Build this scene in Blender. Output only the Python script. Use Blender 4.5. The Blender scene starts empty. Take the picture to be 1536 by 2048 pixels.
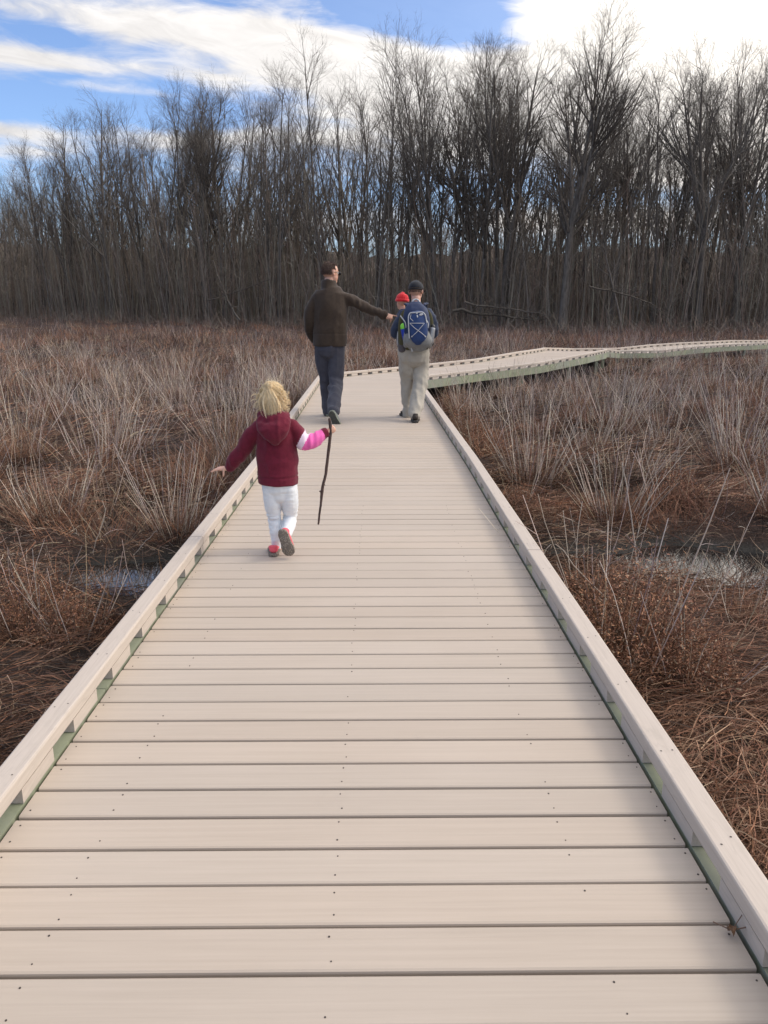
import bpy, math, random
import numpy as np
from mathutils import Vector, Matrix

# ------------------------------------------------------------------ camera, sky, sun
random.seed(7)
RNG = np.random.default_rng(11)
SC = bpy.context.scene
COL = SC.collection
H_CAM = 1.40
TILT = math.radians(14.7)
YAW = math.atan(15 * math.cos(TILT) / 1538)
FPX = 1538.0

cam_data = bpy.data.cameras.new("camera")
cam = bpy.data.objects.new("camera", cam_data)
COL.objects.link(cam)
cam.location = (0, 0, H_CAM)
cam.rotation_euler = (math.pi / 2 - TILT, 0, -YAW)
cam_data.sensor_fit = 'VERTICAL'
cam_data.sensor_height = 24.0
cam_data.lens = 24.0 * FPX / 2048
cam_data.clip_start = 0.05
cam_data.clip_end = 2000
SC.camera = cam

SUN_EL, SUN_AZ = 40.0, 82.0            # azimuth clockwise from +Y (the way we look), i.e. from the right
SC.view_settings.view_transform = 'Standard'
SC.view_settings.look = 'None'
SC.view_settings.gamma = 1.0
SC.view_settings.exposure = 0.62
SC.cycles.max_bounces = 8
SC.cycles.transparent_max_bounces = 8

world = bpy.data.worlds.new("World")
SC.world = world
world.use_nodes = True


class NT:
    """tiny helper to write node graphs"""
    def __init__(self, tree):
        self.t = tree

    def n(self, kind, **kw):
        nd = self.t.nodes.new(kind)
        for k, v in kw.items():
            setattr(nd, k, v)
        return nd

    def link(self, a, b):
        self.t.links.new(a, b)

    def setin(self, sock, v):
        if isinstance(v, bpy.types.NodeSocket):
            self.link(v, sock)
        else:
            sock.default_value = v

    def m(self, op, a, b=None, c=None, clamp=False):
        nd = self.n('ShaderNodeMath', operation=op, use_clamp=clamp)
        self.setin(nd.inputs[0], a)
        if b is not None:
            self.setin(nd.inputs[1], b)
        if c is not None:
            self.setin(nd.inputs[2], c)
        return nd.outputs[0]

    def mix(self, fac, a, b, blend='MIX'):
        nd = self.n('ShaderNodeMix', data_type='RGBA', blend_type=blend)
        self.setin(nd.inputs[0], fac)
        self.setin(nd.inputs[6], a)
        self.setin(nd.inputs[7], b)
        return nd.outputs[2]

    def noise(self, vec, scale, detail=4, rough=.55, dist=0.0):
        nd = self.n('ShaderNodeTexNoise')
        if vec is not None:
            self.link(vec, nd.inputs['Vector'])
        nd.inputs['Scale'].default_value = scale
        nd.inputs['Detail'].default_value = detail
        nd.inputs['Roughness'].default_value = rough
        nd.inputs['Distortion'].default_value = dist
        return nd.outputs['Fac']

    def ramp(self, fac, stops):
        nd = self.n('ShaderNodeValToRGB')
        el = nd.color_ramp.elements
        while len(el) > 1:
            el.remove(el[-1])
        el[0].position, el[0].color = stops[0][0], (*stops[0][1], 1)
        for p, c in stops[1:]:
            e = el.new(p)
            e.color = (*c, 1)
        self.link(fac, nd.inputs[0])
        return nd.outputs[0]

    def maprange(self, v, a, b, c=0.0, d=1.0, smooth=False):
        nd = self.n('ShaderNodeMapRange')
        if smooth:
            nd.interpolation_type = 'SMOOTHSTEP'
        self.link(v, nd.inputs['Value'])
        for k, x in zip(('From Min', 'From Max', 'To Min', 'To Max'), (a, b, c, d)):
            nd.inputs[k].default_value = x
        return nd.outputs['Result']


def build_world():
    t = world.node_tree
    t.nodes.clear()
    g = NT(t)
    out = g.n('ShaderNodeOutputWorld')
    bg = g.n('ShaderNodeBackground')
    bg.inputs['Strength'].default_value = 0.10
    g.link(bg.outputs[0], out.inputs[0])
    sky = g.n('ShaderNodeTexSky', sky_type='NISHITA')
    sky.sun_disc = False
    sky.sun_elevation = math.radians(SUN_EL)
    sky.sun_rotation = math.radians(SUN_AZ)
    sky.air_density = 1.0
    sky.dust_density = 0.6
    sky.ozone_density = 2.0
    tc = g.n('ShaderNodeTexCoord')
    sep = g.n('ShaderNodeSeparateXYZ')
    g.link(tc.outputs['Generated'], sep.inputs[0])
    x, y, z = sep.outputs
    yy = g.m('MAXIMUM', g.m('ABSOLUTE', y), 0.15)
    X = g.m('DIVIDE', x, yy)
    Z = g.m('DIVIDE', z, yy)
    # cloud chart: U to the right, V downwards, on a vertical plane facing the wood
    U = g.m('ADD', g.m('DIVIDE', X, 0.58), 0.768)
    V = g.m('DIVIDE', g.m('SUBTRACT', 0.343, Z), 0.53)
    comb = g.n('ShaderNodeCombineXYZ')
    g.link(U, comb.inputs[0])
    g.link(g.m('SUBTRACT', g.m('MULTIPLY', V, 3.2), g.m('MULTIPLY', U, .45)), comb.inputs[1])
    n1 = g.noise(comb.outputs[0], 2.6, 8, .58, .5)
    n2 = g.noise(comb.outputs[0], 7.0, 6, .62, .9)
    d = g.m('ADD', g.m('MULTIPLY', g.m('SUBTRACT', n1, .5), 2.3), g.m('MULTIPLY', g.m('SUBTRACT', n2, .5), 1.0))
    d = g.m('ADD', d, -0.05)
    bumps = [(.35, .055, .42, .042, .12, 1.1), (.78, .13, .26, .06, .06, 1.2), (.03, .108, .32, .024, .10, 1.0),
             (.24, .175, .2, .013, .1, .5), (-.02, .253, .14, .018, .1, .9), (.06, .30, .14, .018, .05, .5),
             (1.42, .08, .34, .17, .05, 1.9), (.98, .22, .42, .085, .0, 1.1), (.36, .275, .26, .025, .0, .7),
             (1.45, .30, .3, .08, 0, 1.1), (.87, .015, .18, .07, .3, -1.7), (.12, .19, .3, .05, .05, -.55), (.08, .06, .17, .03, .25, -.4),
             (.05, .40, .4, .07, 0, -.3), (1.15, .40, .3, .02, 0, -.5), (1.25, .45, .5, .03, 0, .6)]
    for (u0, v0, su, sv, sl, amp) in bumps:
        du = g.m('DIVIDE', g.m('SUBTRACT', U, u0), su)
        vv = g.m('SUBTRACT', g.m('SUBTRACT', V, v0), g.m('MULTIPLY', g.m('SUBTRACT', U, u0), sl))
        dv = g.m('DIVIDE', vv, sv)
        r2 = g.m('ADD', g.m('MULTIPLY', du, du), g.m('MULTIPLY', dv, dv))
        e = g.m('EXPONENT', g.m('MULTIPLY', r2, -1.0))
        d = g.m('ADD', d, g.m('MULTIPLY', e, amp))
    high = g.maprange(z, .42, .75, 0, 1, True)  # unseen overhead cloud, made thicker and brighter as added fill for the deck
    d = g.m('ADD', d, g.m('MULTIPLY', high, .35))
    mask = g.maprange(d, -0.25, 0.75, 0, 1, True)
    skyc = g.mix(1.0, sky.outputs[0], (.95, 1.06, 1.30, 1), 'MULTIPLY')
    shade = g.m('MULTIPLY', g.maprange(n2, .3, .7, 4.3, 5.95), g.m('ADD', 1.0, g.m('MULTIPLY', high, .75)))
    comb2 = g.n('ShaderNodeCombineColor')
    g.link(g.m('MULTIPLY', shade, 1.0), comb2.inputs[0])
    g.link(g.m('MULTIPLY', shade, .985), comb2.inputs[1])
    g.link(g.m('MULTIPLY', shade, .99), comb2.inputs[2])
    # thin cloud glow round the sun, out of view, added for soft side light
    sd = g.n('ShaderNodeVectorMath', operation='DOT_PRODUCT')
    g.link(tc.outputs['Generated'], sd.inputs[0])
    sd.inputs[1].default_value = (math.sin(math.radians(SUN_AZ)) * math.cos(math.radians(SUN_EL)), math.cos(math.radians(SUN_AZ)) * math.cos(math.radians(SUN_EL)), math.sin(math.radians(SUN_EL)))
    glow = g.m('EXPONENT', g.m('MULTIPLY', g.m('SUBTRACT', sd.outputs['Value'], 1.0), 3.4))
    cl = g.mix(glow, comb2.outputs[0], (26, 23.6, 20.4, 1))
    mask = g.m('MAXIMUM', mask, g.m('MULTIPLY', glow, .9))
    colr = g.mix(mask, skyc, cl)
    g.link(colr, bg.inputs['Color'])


build_world()

sun_data = bpy.data.lights.new("sun", 'SUN')
sun_data.energy = 1.05
sun_data.angle = math.radians(17.0)
sun_data.color = (1.0, .91, .80)
sun = bpy.data.objects.new("sun", sun_data)
COL.objects.link(sun)
se, sa = math.radians(SUN_EL), math.radians(SUN_AZ)
to_sun = Vector((math.sin(sa) * math.cos(se), math.cos(sa) * math.cos(se), math.sin(se)))
sun.rotation_euler = (-to_sun).to_track_quat('-Z', 'Y').to_euler()
sun.location = (30, 10, 30)


# ------------------------------------------------------------------ helpers
def W(px, py, D):
    """world point seen at photo pixel (px,py), D metres ahead"""
    a = (px - 768) / FPX
    b = (py - 1024) / FPX
    X, Y, Z = a, math.cos(TILT) - b * math.sin(TILT), -math.sin(TILT) - b * math.cos(TILT)
    Xw = X * math.cos(YAW) + Y * math.sin(YAW)
    Yw = -X * math.sin(YAW) + Y * math.cos(YAW)
    t = D / Yw
    return np.array([Xw * t, D, H_CAM + Z * t])


def WZ(px, py, zp):
    a = (px - 768) / FPX
    b = (py - 1024) / FPX
    X, Y, Z = a, math.cos(TILT) - b * math.sin(TILT), -math.sin(TILT) - b * math.cos(TILT)
    Xw = X * math.cos(YAW) + Y * math.sin(YAW)
    Yw = -X * math.sin(YAW) + Y * math.cos(YAW)
    t = (zp - H_CAM) / Z
    return np.array([Xw * t, Yw * t, zp])


def np_mesh(name, V, F, colors=None, smooth=True, midx=None):
    """mesh data from arrays; F is (m,k) or a list of such arrays"""
    me = bpy.data.meshes.new(name)
    V = np.asarray(V, np.float32)
    Fs = F if isinstance(F, list) else [F]
    Fs = [np.asarray(f, np.int32) for f in Fs if len(f)]
    me.vertices.add(len(V))
    me.vertices.foreach_set("co", V.ravel())
    nl = sum(f.size for f in Fs)
    npoly = sum(len(f) for f in Fs)
    me.loops.add(nl)
    me.loops.foreach_set("vertex_index", np.concatenate([f.ravel() for f in Fs]))
    me.polygons.add(npoly)
    tot = np.concatenate([np.full(len(f), f.shape[1], np.int32) for f in Fs])
    st = np.concatenate([[0], np.cumsum(tot)[:-1]]).astype(np.int32)
    me.polygons.foreach_set("loop_start", st)
    me.polygons.foreach_set("loop_total", tot)
    me.polygons.foreach_set("use_smooth", np.full(npoly, smooth, bool))
    if midx is not None:
        me.polygons.foreach_set("material_index", np.asarray(midx, np.int32))
    me.update(calc_edges=True)
    if colors is not None:
        ca = me.color_attributes.new("Col", 'FLOAT_COLOR', 'POINT')
        c = np.ones((len(V), 4), np.float32)
        c[:, :3] = colors
        ca.data.foreach_set("color", c.ravel())
    me.validate()
    return me


def obj(name, me, mats=None, parent=None, loc=None):
    o = bpy.data.objects.new(name, me)
    COL.objects.link(o)
    if mats is not None:
        for m in (mats if isinstance(mats, (list, tuple)) else [mats]):
            me.materials.append(m)
    if parent is not None:
        o.parent = parent
    if loc is not None:
        o.location = loc
    return o


def tag(o, label=None, cat=None, group=None, kind=None):
    if label:
        o['label'] = label
    if cat:
        o['category'] = cat
    if group:
        o['group'] = group
    if kind:
        o['kind'] = kind
    return o


def thing(name, label, cat, loc=(0, 0, 0), group=None):
    o = bpy.data.objects.new(name, None)
    o.empty_display_size = .2
    COL.objects.link(o)
    o.location = loc
    return tag(o, label, cat, group)


class MB:
    """collects pieces into one mesh"""
    def __init__(self):
        self.V, self.F, self.M, self.C, self.n = [], {}, {}, [], 0

    def add(self, V, F, mi=0, col=None):
        V = np.asarray(V, float)
        Fs = F if isinstance(F, list) else [F]
        for f in Fs:
            f = np.asarray(f, int)
            if len(f) == 0:
                continue
            k = f.shape[1]
            self.F.setdefault(k, []).append(f + self.n)
            self.M.setdefault(k, []).append(np.full(len(f), mi))
        self.V.append(V)
        if col is not None:
            self.C.append(np.broadcast_to(np.asarray(col, float), (len(V), 3)))
        self.n += len(V)
        return self

    def mesh(self, name, org=(0, 0, 0), smooth=True):
        V = np.concatenate(self.V) - np.asarray(org, float)
        ks = sorted(self.F)
        F = [np.concatenate(self.F[k]) for k in ks]
        M = np.concatenate([np.concatenate(self.M[k]) for k in ks])
        C = np.concatenate(self.C) if self.C else None
        return np_mesh(name, V, F, C, smooth, M)


def lattice_noise3(P, seed=0):
    """smooth value noise in 3-D, about -1..1"""
    P = np.asarray(P, float)
    i = np.floor(P).astype(np.int64)
    f = P - i
    u = f * f * (3 - 2 * f)

    def hsh(a, b, c):
        n = (a * 374761393 + b * 668265263 + c * 2147483647 + seed * 974711) & 0x7fffffff
        n = ((n ^ (n >> 13)) * 1274126177) & 0x7fffffff
        n = (n ^ (n >> 16)) & 0xffff
        return n / 32767.5 - 1
    r = 0
    for dx in (0, 1):
        for dy in (0, 1):
            for dz in (0, 1):
                w = (u[..., 0] if dx else 1 - u[..., 0]) * (u[..., 1] if dy else 1 - u[..., 1]) * (u[..., 2] if dz else 1 - u[..., 2])
                r = r + w * hsh(i[..., 0] + dx, i[..., 1] + dy, i[..., 2] + dz)
    return r


def noise2(x, y, seed=0):
    return lattice_noise3(np.stack([x, y, np.full_like(x, .37)], -1), seed)


def fbm2(x, y, oct=4, seed=0):
    r = 0
    a = 1.0
    for k in range(oct):
        r = r + a * noise2(x * 2 ** k, y * 2 ** k, seed + k)
        a *= .5
    return r


def strands(C, R, m=3, ref=None):
    """C (n,k,3) curves, R (n,k) radii -> verts, quads. m=2 makes flat blades, m>=3 tubes"""
    n, k, _ = C.shape
    T = np.gradient(C, axis=1)
    T /= np.linalg.norm(T, axis=2, keepdims=True) + 1e-9
    if ref is None:
        ref = RNG.normal(size=(n, 1, 3))
    A = np.cross(T, ref)
    A /= np.linalg.norm(A, axis=2, keepdims=True) + 1e-9
    if m == 2:
        V = np.stack([C + A * R[..., None], C - A * R[..., None]], 2)
        idx = np.arange(n * k * 2).reshape(n, k, 2)
        F = np.stack([idx[:, :-1, 0], idx[:, :-1, 1], idx[:, 1:, 1], idx[:, 1:, 0]], -1).reshape(-1, 4)
        return V.reshape(-1, 3), F
    B = np.cross(T, A)
    ang = np.arange(m) * 2 * math.pi / m
    V = C[:, :, None, :] + R[:, :, None, None] * (A[:, :, None, :] * np.cos(ang)[:, None] + B[:, :, None, :] * np.sin(ang)[:, None])
    idx = np.arange(n * k * m).reshape(n, k, m)
    nx = np.roll(idx, -1, axis=2)
    F = np.stack([idx[:, :-1], nx[:, :-1], nx[:, 1:], idx[:, 1:]], -1).reshape(-1, 4)
    return V.reshape(-1, 3), F


def box(x0, x1, y0, y1, z0, z1, b=0.0):
    """box with chamfered long top edges when b>0 (runs along its longest horizontal side)"""
    if b <= 0:
        V = [(x, y, z) for z in (z0, z1) for y in (y0, y1) for x in (x0, x1)]
        F = [(0, 2, 3, 1), (4, 5, 7, 6), (0, 1, 5, 4), (1, 3, 7, 5), (3, 2, 6, 7), (2, 0, 4, 6)]
        return np.array(V), np.array(F)
    raise ValueError


def sweep(path_pts, dirs_out, prof, cap=True):
    """sweep a profile (list of (offset outwards, z)) along path points; dirs_out gives the sideways unit*miter vector"""
    n, m = len(path_pts), len(prof)
    V = np.zeros((n, m, 3))
    for j, (o, z) in enumerate(prof):
        V[:, j, :2] = path_pts[:, :2] + dirs_out * o
        V[:, j, 2] = path_pts[:, 2] + z
    idx = np.arange(n * m).reshape(n, m)
    nx = np.roll(idx, -1, axis=1)
    F = [np.stack([idx[:-1], nx[:-1], nx[1:], idx[1:]], -1).reshape(-1, 4)]
    if cap:
        F.append(np.stack([idx[0][::-1], idx[-1]]))
    return V.reshape(-1, 3), F


# ------------------------------------------------------------------ materials
MATS = {}


def mat(name, fn):
    if name in MATS:
        return MATS[name]
    m = bpy.data.materials.new(name)
    m.use_nodes = True
    t = m.node_tree
    t.nodes.clear()
    g = NT(t)
    out = g.n('ShaderNodeOutputMaterial')
    p = g.n('ShaderNodeBsdfPrincipled')
    g.link(p.outputs[0], out.inputs[0])
    fn(g, p)
    MATS[name] = m
    return m


def rgb(g, c):
    return (*c, 1)


def bump(g, p, h, dist, strength=1.0):
    b = g.n('ShaderNodeBump')
    b.inputs['Distance'].default_value = dist
    b.inputs['Strength'].default_value = strength
    g.link(h, b.inputs['Height'])
    g.link(b.outputs[0], p.inputs['Normal'])


def fabric(name, c, c2=None, scale=60, rough=.85, sheen=.2, bscale=900, bd=.0006):
    def fn(g, p):
        tc = g.n('ShaderNodeTexCoord').outputs['Object']
        n = g.noise(tc, scale, 5, .6)
        cc = c2 or tuple(x * .72 for x in c)
        g.link(g.mix(g.maprange(n, .3, .7), (*c, 1), (*cc, 1)), p.inputs['Base Color'])
        p.inputs['Roughness'].default_value = rough
        p.inputs['Sheen Weight'].default_value = sheen
        p.inputs['Specular IOR Level'].default_value = .25
        bump(g, p, g.noise(tc, bscale, 2), bd)
    return mat(name, fn)


def plain(name, c, rough=.5, spec=.5, metal=0.0):
    def fn(g, p):
        tc = g.n('ShaderNodeTexCoord').outputs['Object']
        n = g.noise(tc, 40, 4)
        g.link(g.mix(g.maprange(n, .3, .7), (*c, 1), (*[x * .85 for x in c], 1)), p.inputs['Base Color'])
        p.inputs['Roughness'].default_value = rough
        p.inputs['Specular IOR Level'].default_value = spec
        p.inputs['Metallic'].default_value = metal
    return mat(name, fn)


def colattr(name, rough=.85, spec=.2, mul=1.0, nscale=None):
    def fn(g, p):
        a = g.n('ShaderNodeVertexColor', layer_name="Col").outputs[0]
        if nscale:
            tc = g.n('ShaderNodeTexCoord').outputs['Object']
            n = g.noise(tc, nscale, 4)
            a = g.mix(1.0, a, g.ramp(n, [(.3, (.6, .6, .6)), (.7, (1.25, 1.25, 1.25))]), 'MULTIPLY')
        g.link(a, p.inputs['Base Color'])
        p.inputs['Roughness'].default_value = rough
        p.inputs['Specular IOR Level'].default_value = spec
    return mat(name, fn)


def m_deck(g, p):
    tc = g.n('ShaderNodeTexCoord').outputs['Object']
    a = g.n('ShaderNodeVertexColor', layer_name="Col").outputs[0]
    mp = g.n('ShaderNodeMapping')
    g.link(tc, mp.inputs[0])
    mp.inputs['Scale'].default_value = (1.6, 70, 1)
    s = g.noise(mp.outputs[0], 1.0, 6, .6, .3)
    big = g.noise(tc, 1.3, 4)
    stain = g.noise(tc, 3.4, 6, .65)
    c = g.mix(g.maprange(s, .35, .65), (.41, .346, .283, 1), (.447, .378, .311, 1))
    c = g.mix(g.maprange(big, .4, .65, 0, .3), c, (.485, .415, .35, 1))
    c = g.mix(g.maprange(stain, .62, .78, 0, .22), c, (.33, .28, .24, 1))
    c = g.mix(1.0, c, a, 'MULTIPLY')
    g.link(c, p.inputs['Base Color'])
    p.inputs['Roughness'].default_value = .55
    p.inputs['Specular IOR Level'].default_value = .35
    bump(g, p, s, .0012, .6)


def m_plank(g, p):
    tc = g.n('ShaderNodeTexCoord').outputs['Object']
    mp = g.n('ShaderNodeMapping')
    g.link(tc, mp.inputs[0])
    mp.inputs['Scale'].default_value = (26, 1.7, 14)
    w = g.n('ShaderNodeTexNoise')
    g.link(mp.outputs[0], w.inputs['Vector'])
    w.inputs['Scale'].default_value = 1.0
    w.inputs['Detail'].default_value = 1.5
    rings = g.m('FRACT', g.m('MULTIPLY', w.outputs['Fac'], 9.0))
    line = g.maprange(g.m('ABSOLUTE', g.m('SUBTRACT', rings, .5)), 0.0, .14, 1.0, 0.0, True)
    mp2 = g.n('ShaderNodeMapping')
    g.link(tc, mp2.inputs[0])
    mp2.inputs['Scale'].default_value = (120, 4, 120)
    fine = g.noise(mp2.outputs[0], 1.0, 4)
    c = g.mix(g.maprange(fine, .35, .65), (.455, .393, .335, 1), (.495, .43, .37, 1))
    c = g.mix(g.m('MULTIPLY', line, .20), c, (.33, .28, .24, 1))
    dirt = g.noise(tc, 5, 6, .65)
    c = g.mix(g.maprange(dirt, .58, .8, 0, .35), c, (.30, .27, .22, 1))
    g.link(c, p.inputs['Base Color'])
    p.inputs['Roughness'].default_value = .55
    p.inputs['Specular IOR Level'].default_value = .35
    bump(g, p, fine, .001, .5)


def m_green(g, p):
    tc = g.n('ShaderNodeTexCoord').outputs['Object']
    n = g.noise(tc, 1.1, 6, .6)
    n2 = g.noise(tc, 9, 6, .65)
    c = g.ramp(n, [(.35, (.235, .24, .205)), (.52, (.245, .265, .185)), (.68, (.285, .305, .195))])
    c = g.mix(g.maprange(n2, .5, .75, 0, .6), c, (.12, .15, .07, 1))
    g.link(c, p.inputs['Base Color'])
    p.inputs['Roughness'].default_value = .8
    bump(g, p, n2, .003)


def m_ground(g, p):
    tc = g.n('ShaderNodeTexCoord').outputs['Object']
    n = g.noise(tc, .6, 8, .62)
    n2 = g.noise(tc, 6, 8, .7)
    n3 = g.noise(tc, 45, 4, .7)
    c = g.ramp(n2, [(.3, (.022, .016, .013)), (.5, (.055, .036, .028)), (.62, (.095, .058, .040)), (.78, (.15, .105, .07))])
    c = g.mix(g.maprange(n, .45, .62, 0, .6), c, (.085, .045, .032, 1))
    c = g.mix(g.maprange(n3, .35, .7, .0, .6), c, (.03, .022, .018, 1))
    far = g.n('ShaderNodeSeparateXYZ')
    g.link(tc, far.inputs[0])
    c = g.mix(g.maprange(far.outputs[2], .1, .8, 0, .8, True), c, (.105, .085, .068, 1))   # leaf litter on the rise
    # wet mud low down by the water
    sp = g.n('ShaderNodeSeparateXYZ')
    g.link(tc, sp.inputs[0])
    wet = g.maprange(sp.outputs[2], -.60, -.50, 1, 0, True)
    c = g.mix(wet, c, (.028, .026, .022, 1))
    g.link(c, p.inputs['Base Color'])
    g.link(g.maprange(wet, 0, 1, .95, .55), p.inputs['Roughness'])
    p.inputs['Specular IOR Level'].default_value = .3
    bump(g, p, g.m('ADD', n2, g.m('MULTIPLY', n3, .5)), .06, 1)


def m_bark(g, p):
    tc = g.n('ShaderNodeTexCoord').outputs['Object']
    oi = g.n('ShaderNodeObjectInfo').outputs['Random']
    mp = g.n('ShaderNodeMapping')
    g.link(tc, mp.inputs[0])
    mp.inputs['Scale'].default_value = (5, 5, .8)
    n = g.noise(mp.outputs[0], 2.0, 6, .65)
    a = g.mix(oi, (.145, .122, .104, 1), (.225, .20, .175, 1))
    b = g.mix(oi, (.06, .05, .042, 1), (.085, .072, .062, 1))
    c = g.mix(g.maprange(n, .35, .65), b, a)
    g.link(c, p.inputs['Base Color'])
    p.inputs['Roughness'].default_value = .9
    p.inputs['Specular IOR Level'].default_value = .2
    bump(g, p, n, .03)


def m_water(g, p):
    tc = g.n('ShaderNodeTexCoord').outputs['Object']
    p.inputs['Base Color'].default_value = (.012, .012, .012, 1)
    p.inputs['Roughness'].default_value = .03
    p.inputs['IOR'].default_value = 2.3
    bump(g, p, g.noise(tc, 5, 2), .002, .15)


M_DECK = mat('composite_board', m_deck)
M_PLANK = mat('composite_plank', m_plank)
M_GREEN = mat('treated_timber', m_green)
M_GROUND = mat('marsh_soil', m_ground)
M_BARK = mat('bark', m_bark)
M_WATER = mat('still_water', m_water)
M_SCREW = plain('screw_head', (.05, .04, .035), .6, .4)
M_THATCH = colattr('dead_grass_blades', .8, .25)
M_STALK = colattr('dry_stalks', .7, .3)
M_WOODS = colattr('woods_bark', .9, .15)


# ------------------------------------------------------------------ terrain and water
WATER_Z = -0.60


def chan_y(x):
    return 5.72 + .10 * np.sin(x * 1.3) + .05 * np.sin(x * 3.1) + np.where(x > 0, .20, 0.0)


def height(x, y):
    x = np.asarray(x, float)
    y = np.asarray(y, float)
    hum = fbm2(x * .75 + 3, y * .75, 4, 5)
    big = fbm2(x * .09, y * .09, 3, 9)
    z = -.47 + .125 * np.clip(hum, -.9, 1.3) + .06 * big
    # shallow muddy channel crossing below the boardwalk
    d = np.abs(y - chan_y(x)) / (.50 + .15 * noise2(x * .8, y * 0 + 2., 3))
    left = 1 / (1 + np.exp(-(x + 2.55) / .10)) + .45 / (1 + np.exp((x + 3.0) / .12))
    right = np.where(x > 2.35, .95, .42)
    z = z - (.06 + .17 * np.where(x < 0, left, right)) * np.exp(-d ** 2 * 1.1)
    # wood floor rises a little
    D = np.hypot(x, y)
    z = z + np.clip((D - 55) / 60, 0, 1) ** 1.3 * 1.1
    # a low wooded rise behind
    return z + np.clip((D - 125) / 120, 0, 1) ** 1.2 * (17 + 4 * fbm2(x * .06, y * .06, 3, 15))


def make_ground():
    u = np.linspace(-1, 1, 361)
    xs = np.sinh(u * 4.6) / math.sinh(4.6) * 420
    v = np.linspace(0, 1, 420)
    ys = -6 + (np.exp(v * 4.4) - 1) / (math.exp(4.4) - 1) * 460
    X, Y = np.meshgrid(xs, ys)
    Zs = height(X, Y)
    V = np.stack([X, Y, Zs], -1).reshape(-1, 3)
    idx = np.arange(V.shape[0]).reshape(X.shape)
    F = np.stack([idx[:-1, :-1], idx[:-1, 1:], idx[1:, 1:], idx[1:, :-1]], -1).reshape(-1, 4)
    o = obj('ground', np_mesh('ground', V, F), M_GROUND)
    tag(o, 'dark brown marsh soil with low hummocks', 'ground', kind='structure')
    V, F = box(-14, 14, 3.0, 9.0, WATER_Z - .02, WATER_Z)
    o = obj('water', np_mesh('water', V[4:], np.array([(0, 1, 3, 2)])), M_WATER)
    tag(o, 'still water lying in the muddy channel across the marsh', 'water', kind='structure')


make_ground()

# ------------------------------------------------------------------ boardwalk
DW = 0.932          # half width of the boards
CL = np.array([(-.096, -2.2, 0), (-.096, 7.0, 0), (-.185, 15.3, 0), (-.19, 16.05, 0), (1.42, 18.35, -.02), (3.35, 20.1, .05),
               (5.0, 22.15, .15), (6.1, 24.3, .14), (6.65, 26.5, .06), (7.85, 28.1, -.06), (9.7, 29.0, -.09), (11.3, 30.1, -.01),
               (12.96, 31.14, .03), (14.59, 32.17, .04), (16.09, 33.37, .04), (17.65, 34.46, .0), (21.5, 37.2, -.04), (27, 41, -.04), (36, 46, -.04)])


def miter_normals(P):
    d = np.diff(P[:, :2], axis=0)
    d /= np.linalg.norm(d, axis=1)[:, None]
    n = np.stack([-d[:, 1], d[:, 0]], -1)
    out = np.zeros((len(P), 2))
    out[0], out[-1] = n[0], n[-1]
    for i in range(1, len(P) - 1):
        b = n[i - 1] + n[i]
        b /= np.linalg.norm(b)
        out[i] = b / max(.5, b @ n[i])
    return out


CN = miter_normals(CL)
CN[2] = (-1, 0)
CN[1] = (-1, 0)


def edge_point(i, f, side, off):
    c = CL[i] * (1 - f) + CL[i + 1] * f
    nn = CN[i] * (1 - f) + CN[i + 1] * f
    return np.array([c[0] + nn[0] * side * (DW + off), c[1] + nn[1] * side * (DW + off), c[2]])


def side_path(side, off):
    P = np.zeros((len(CL), 3))
    P[:, :2] = CL[:, :2] + CN * side * (DW + off)
    P[:, 2] = CL[:, 2]
    return P


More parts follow.
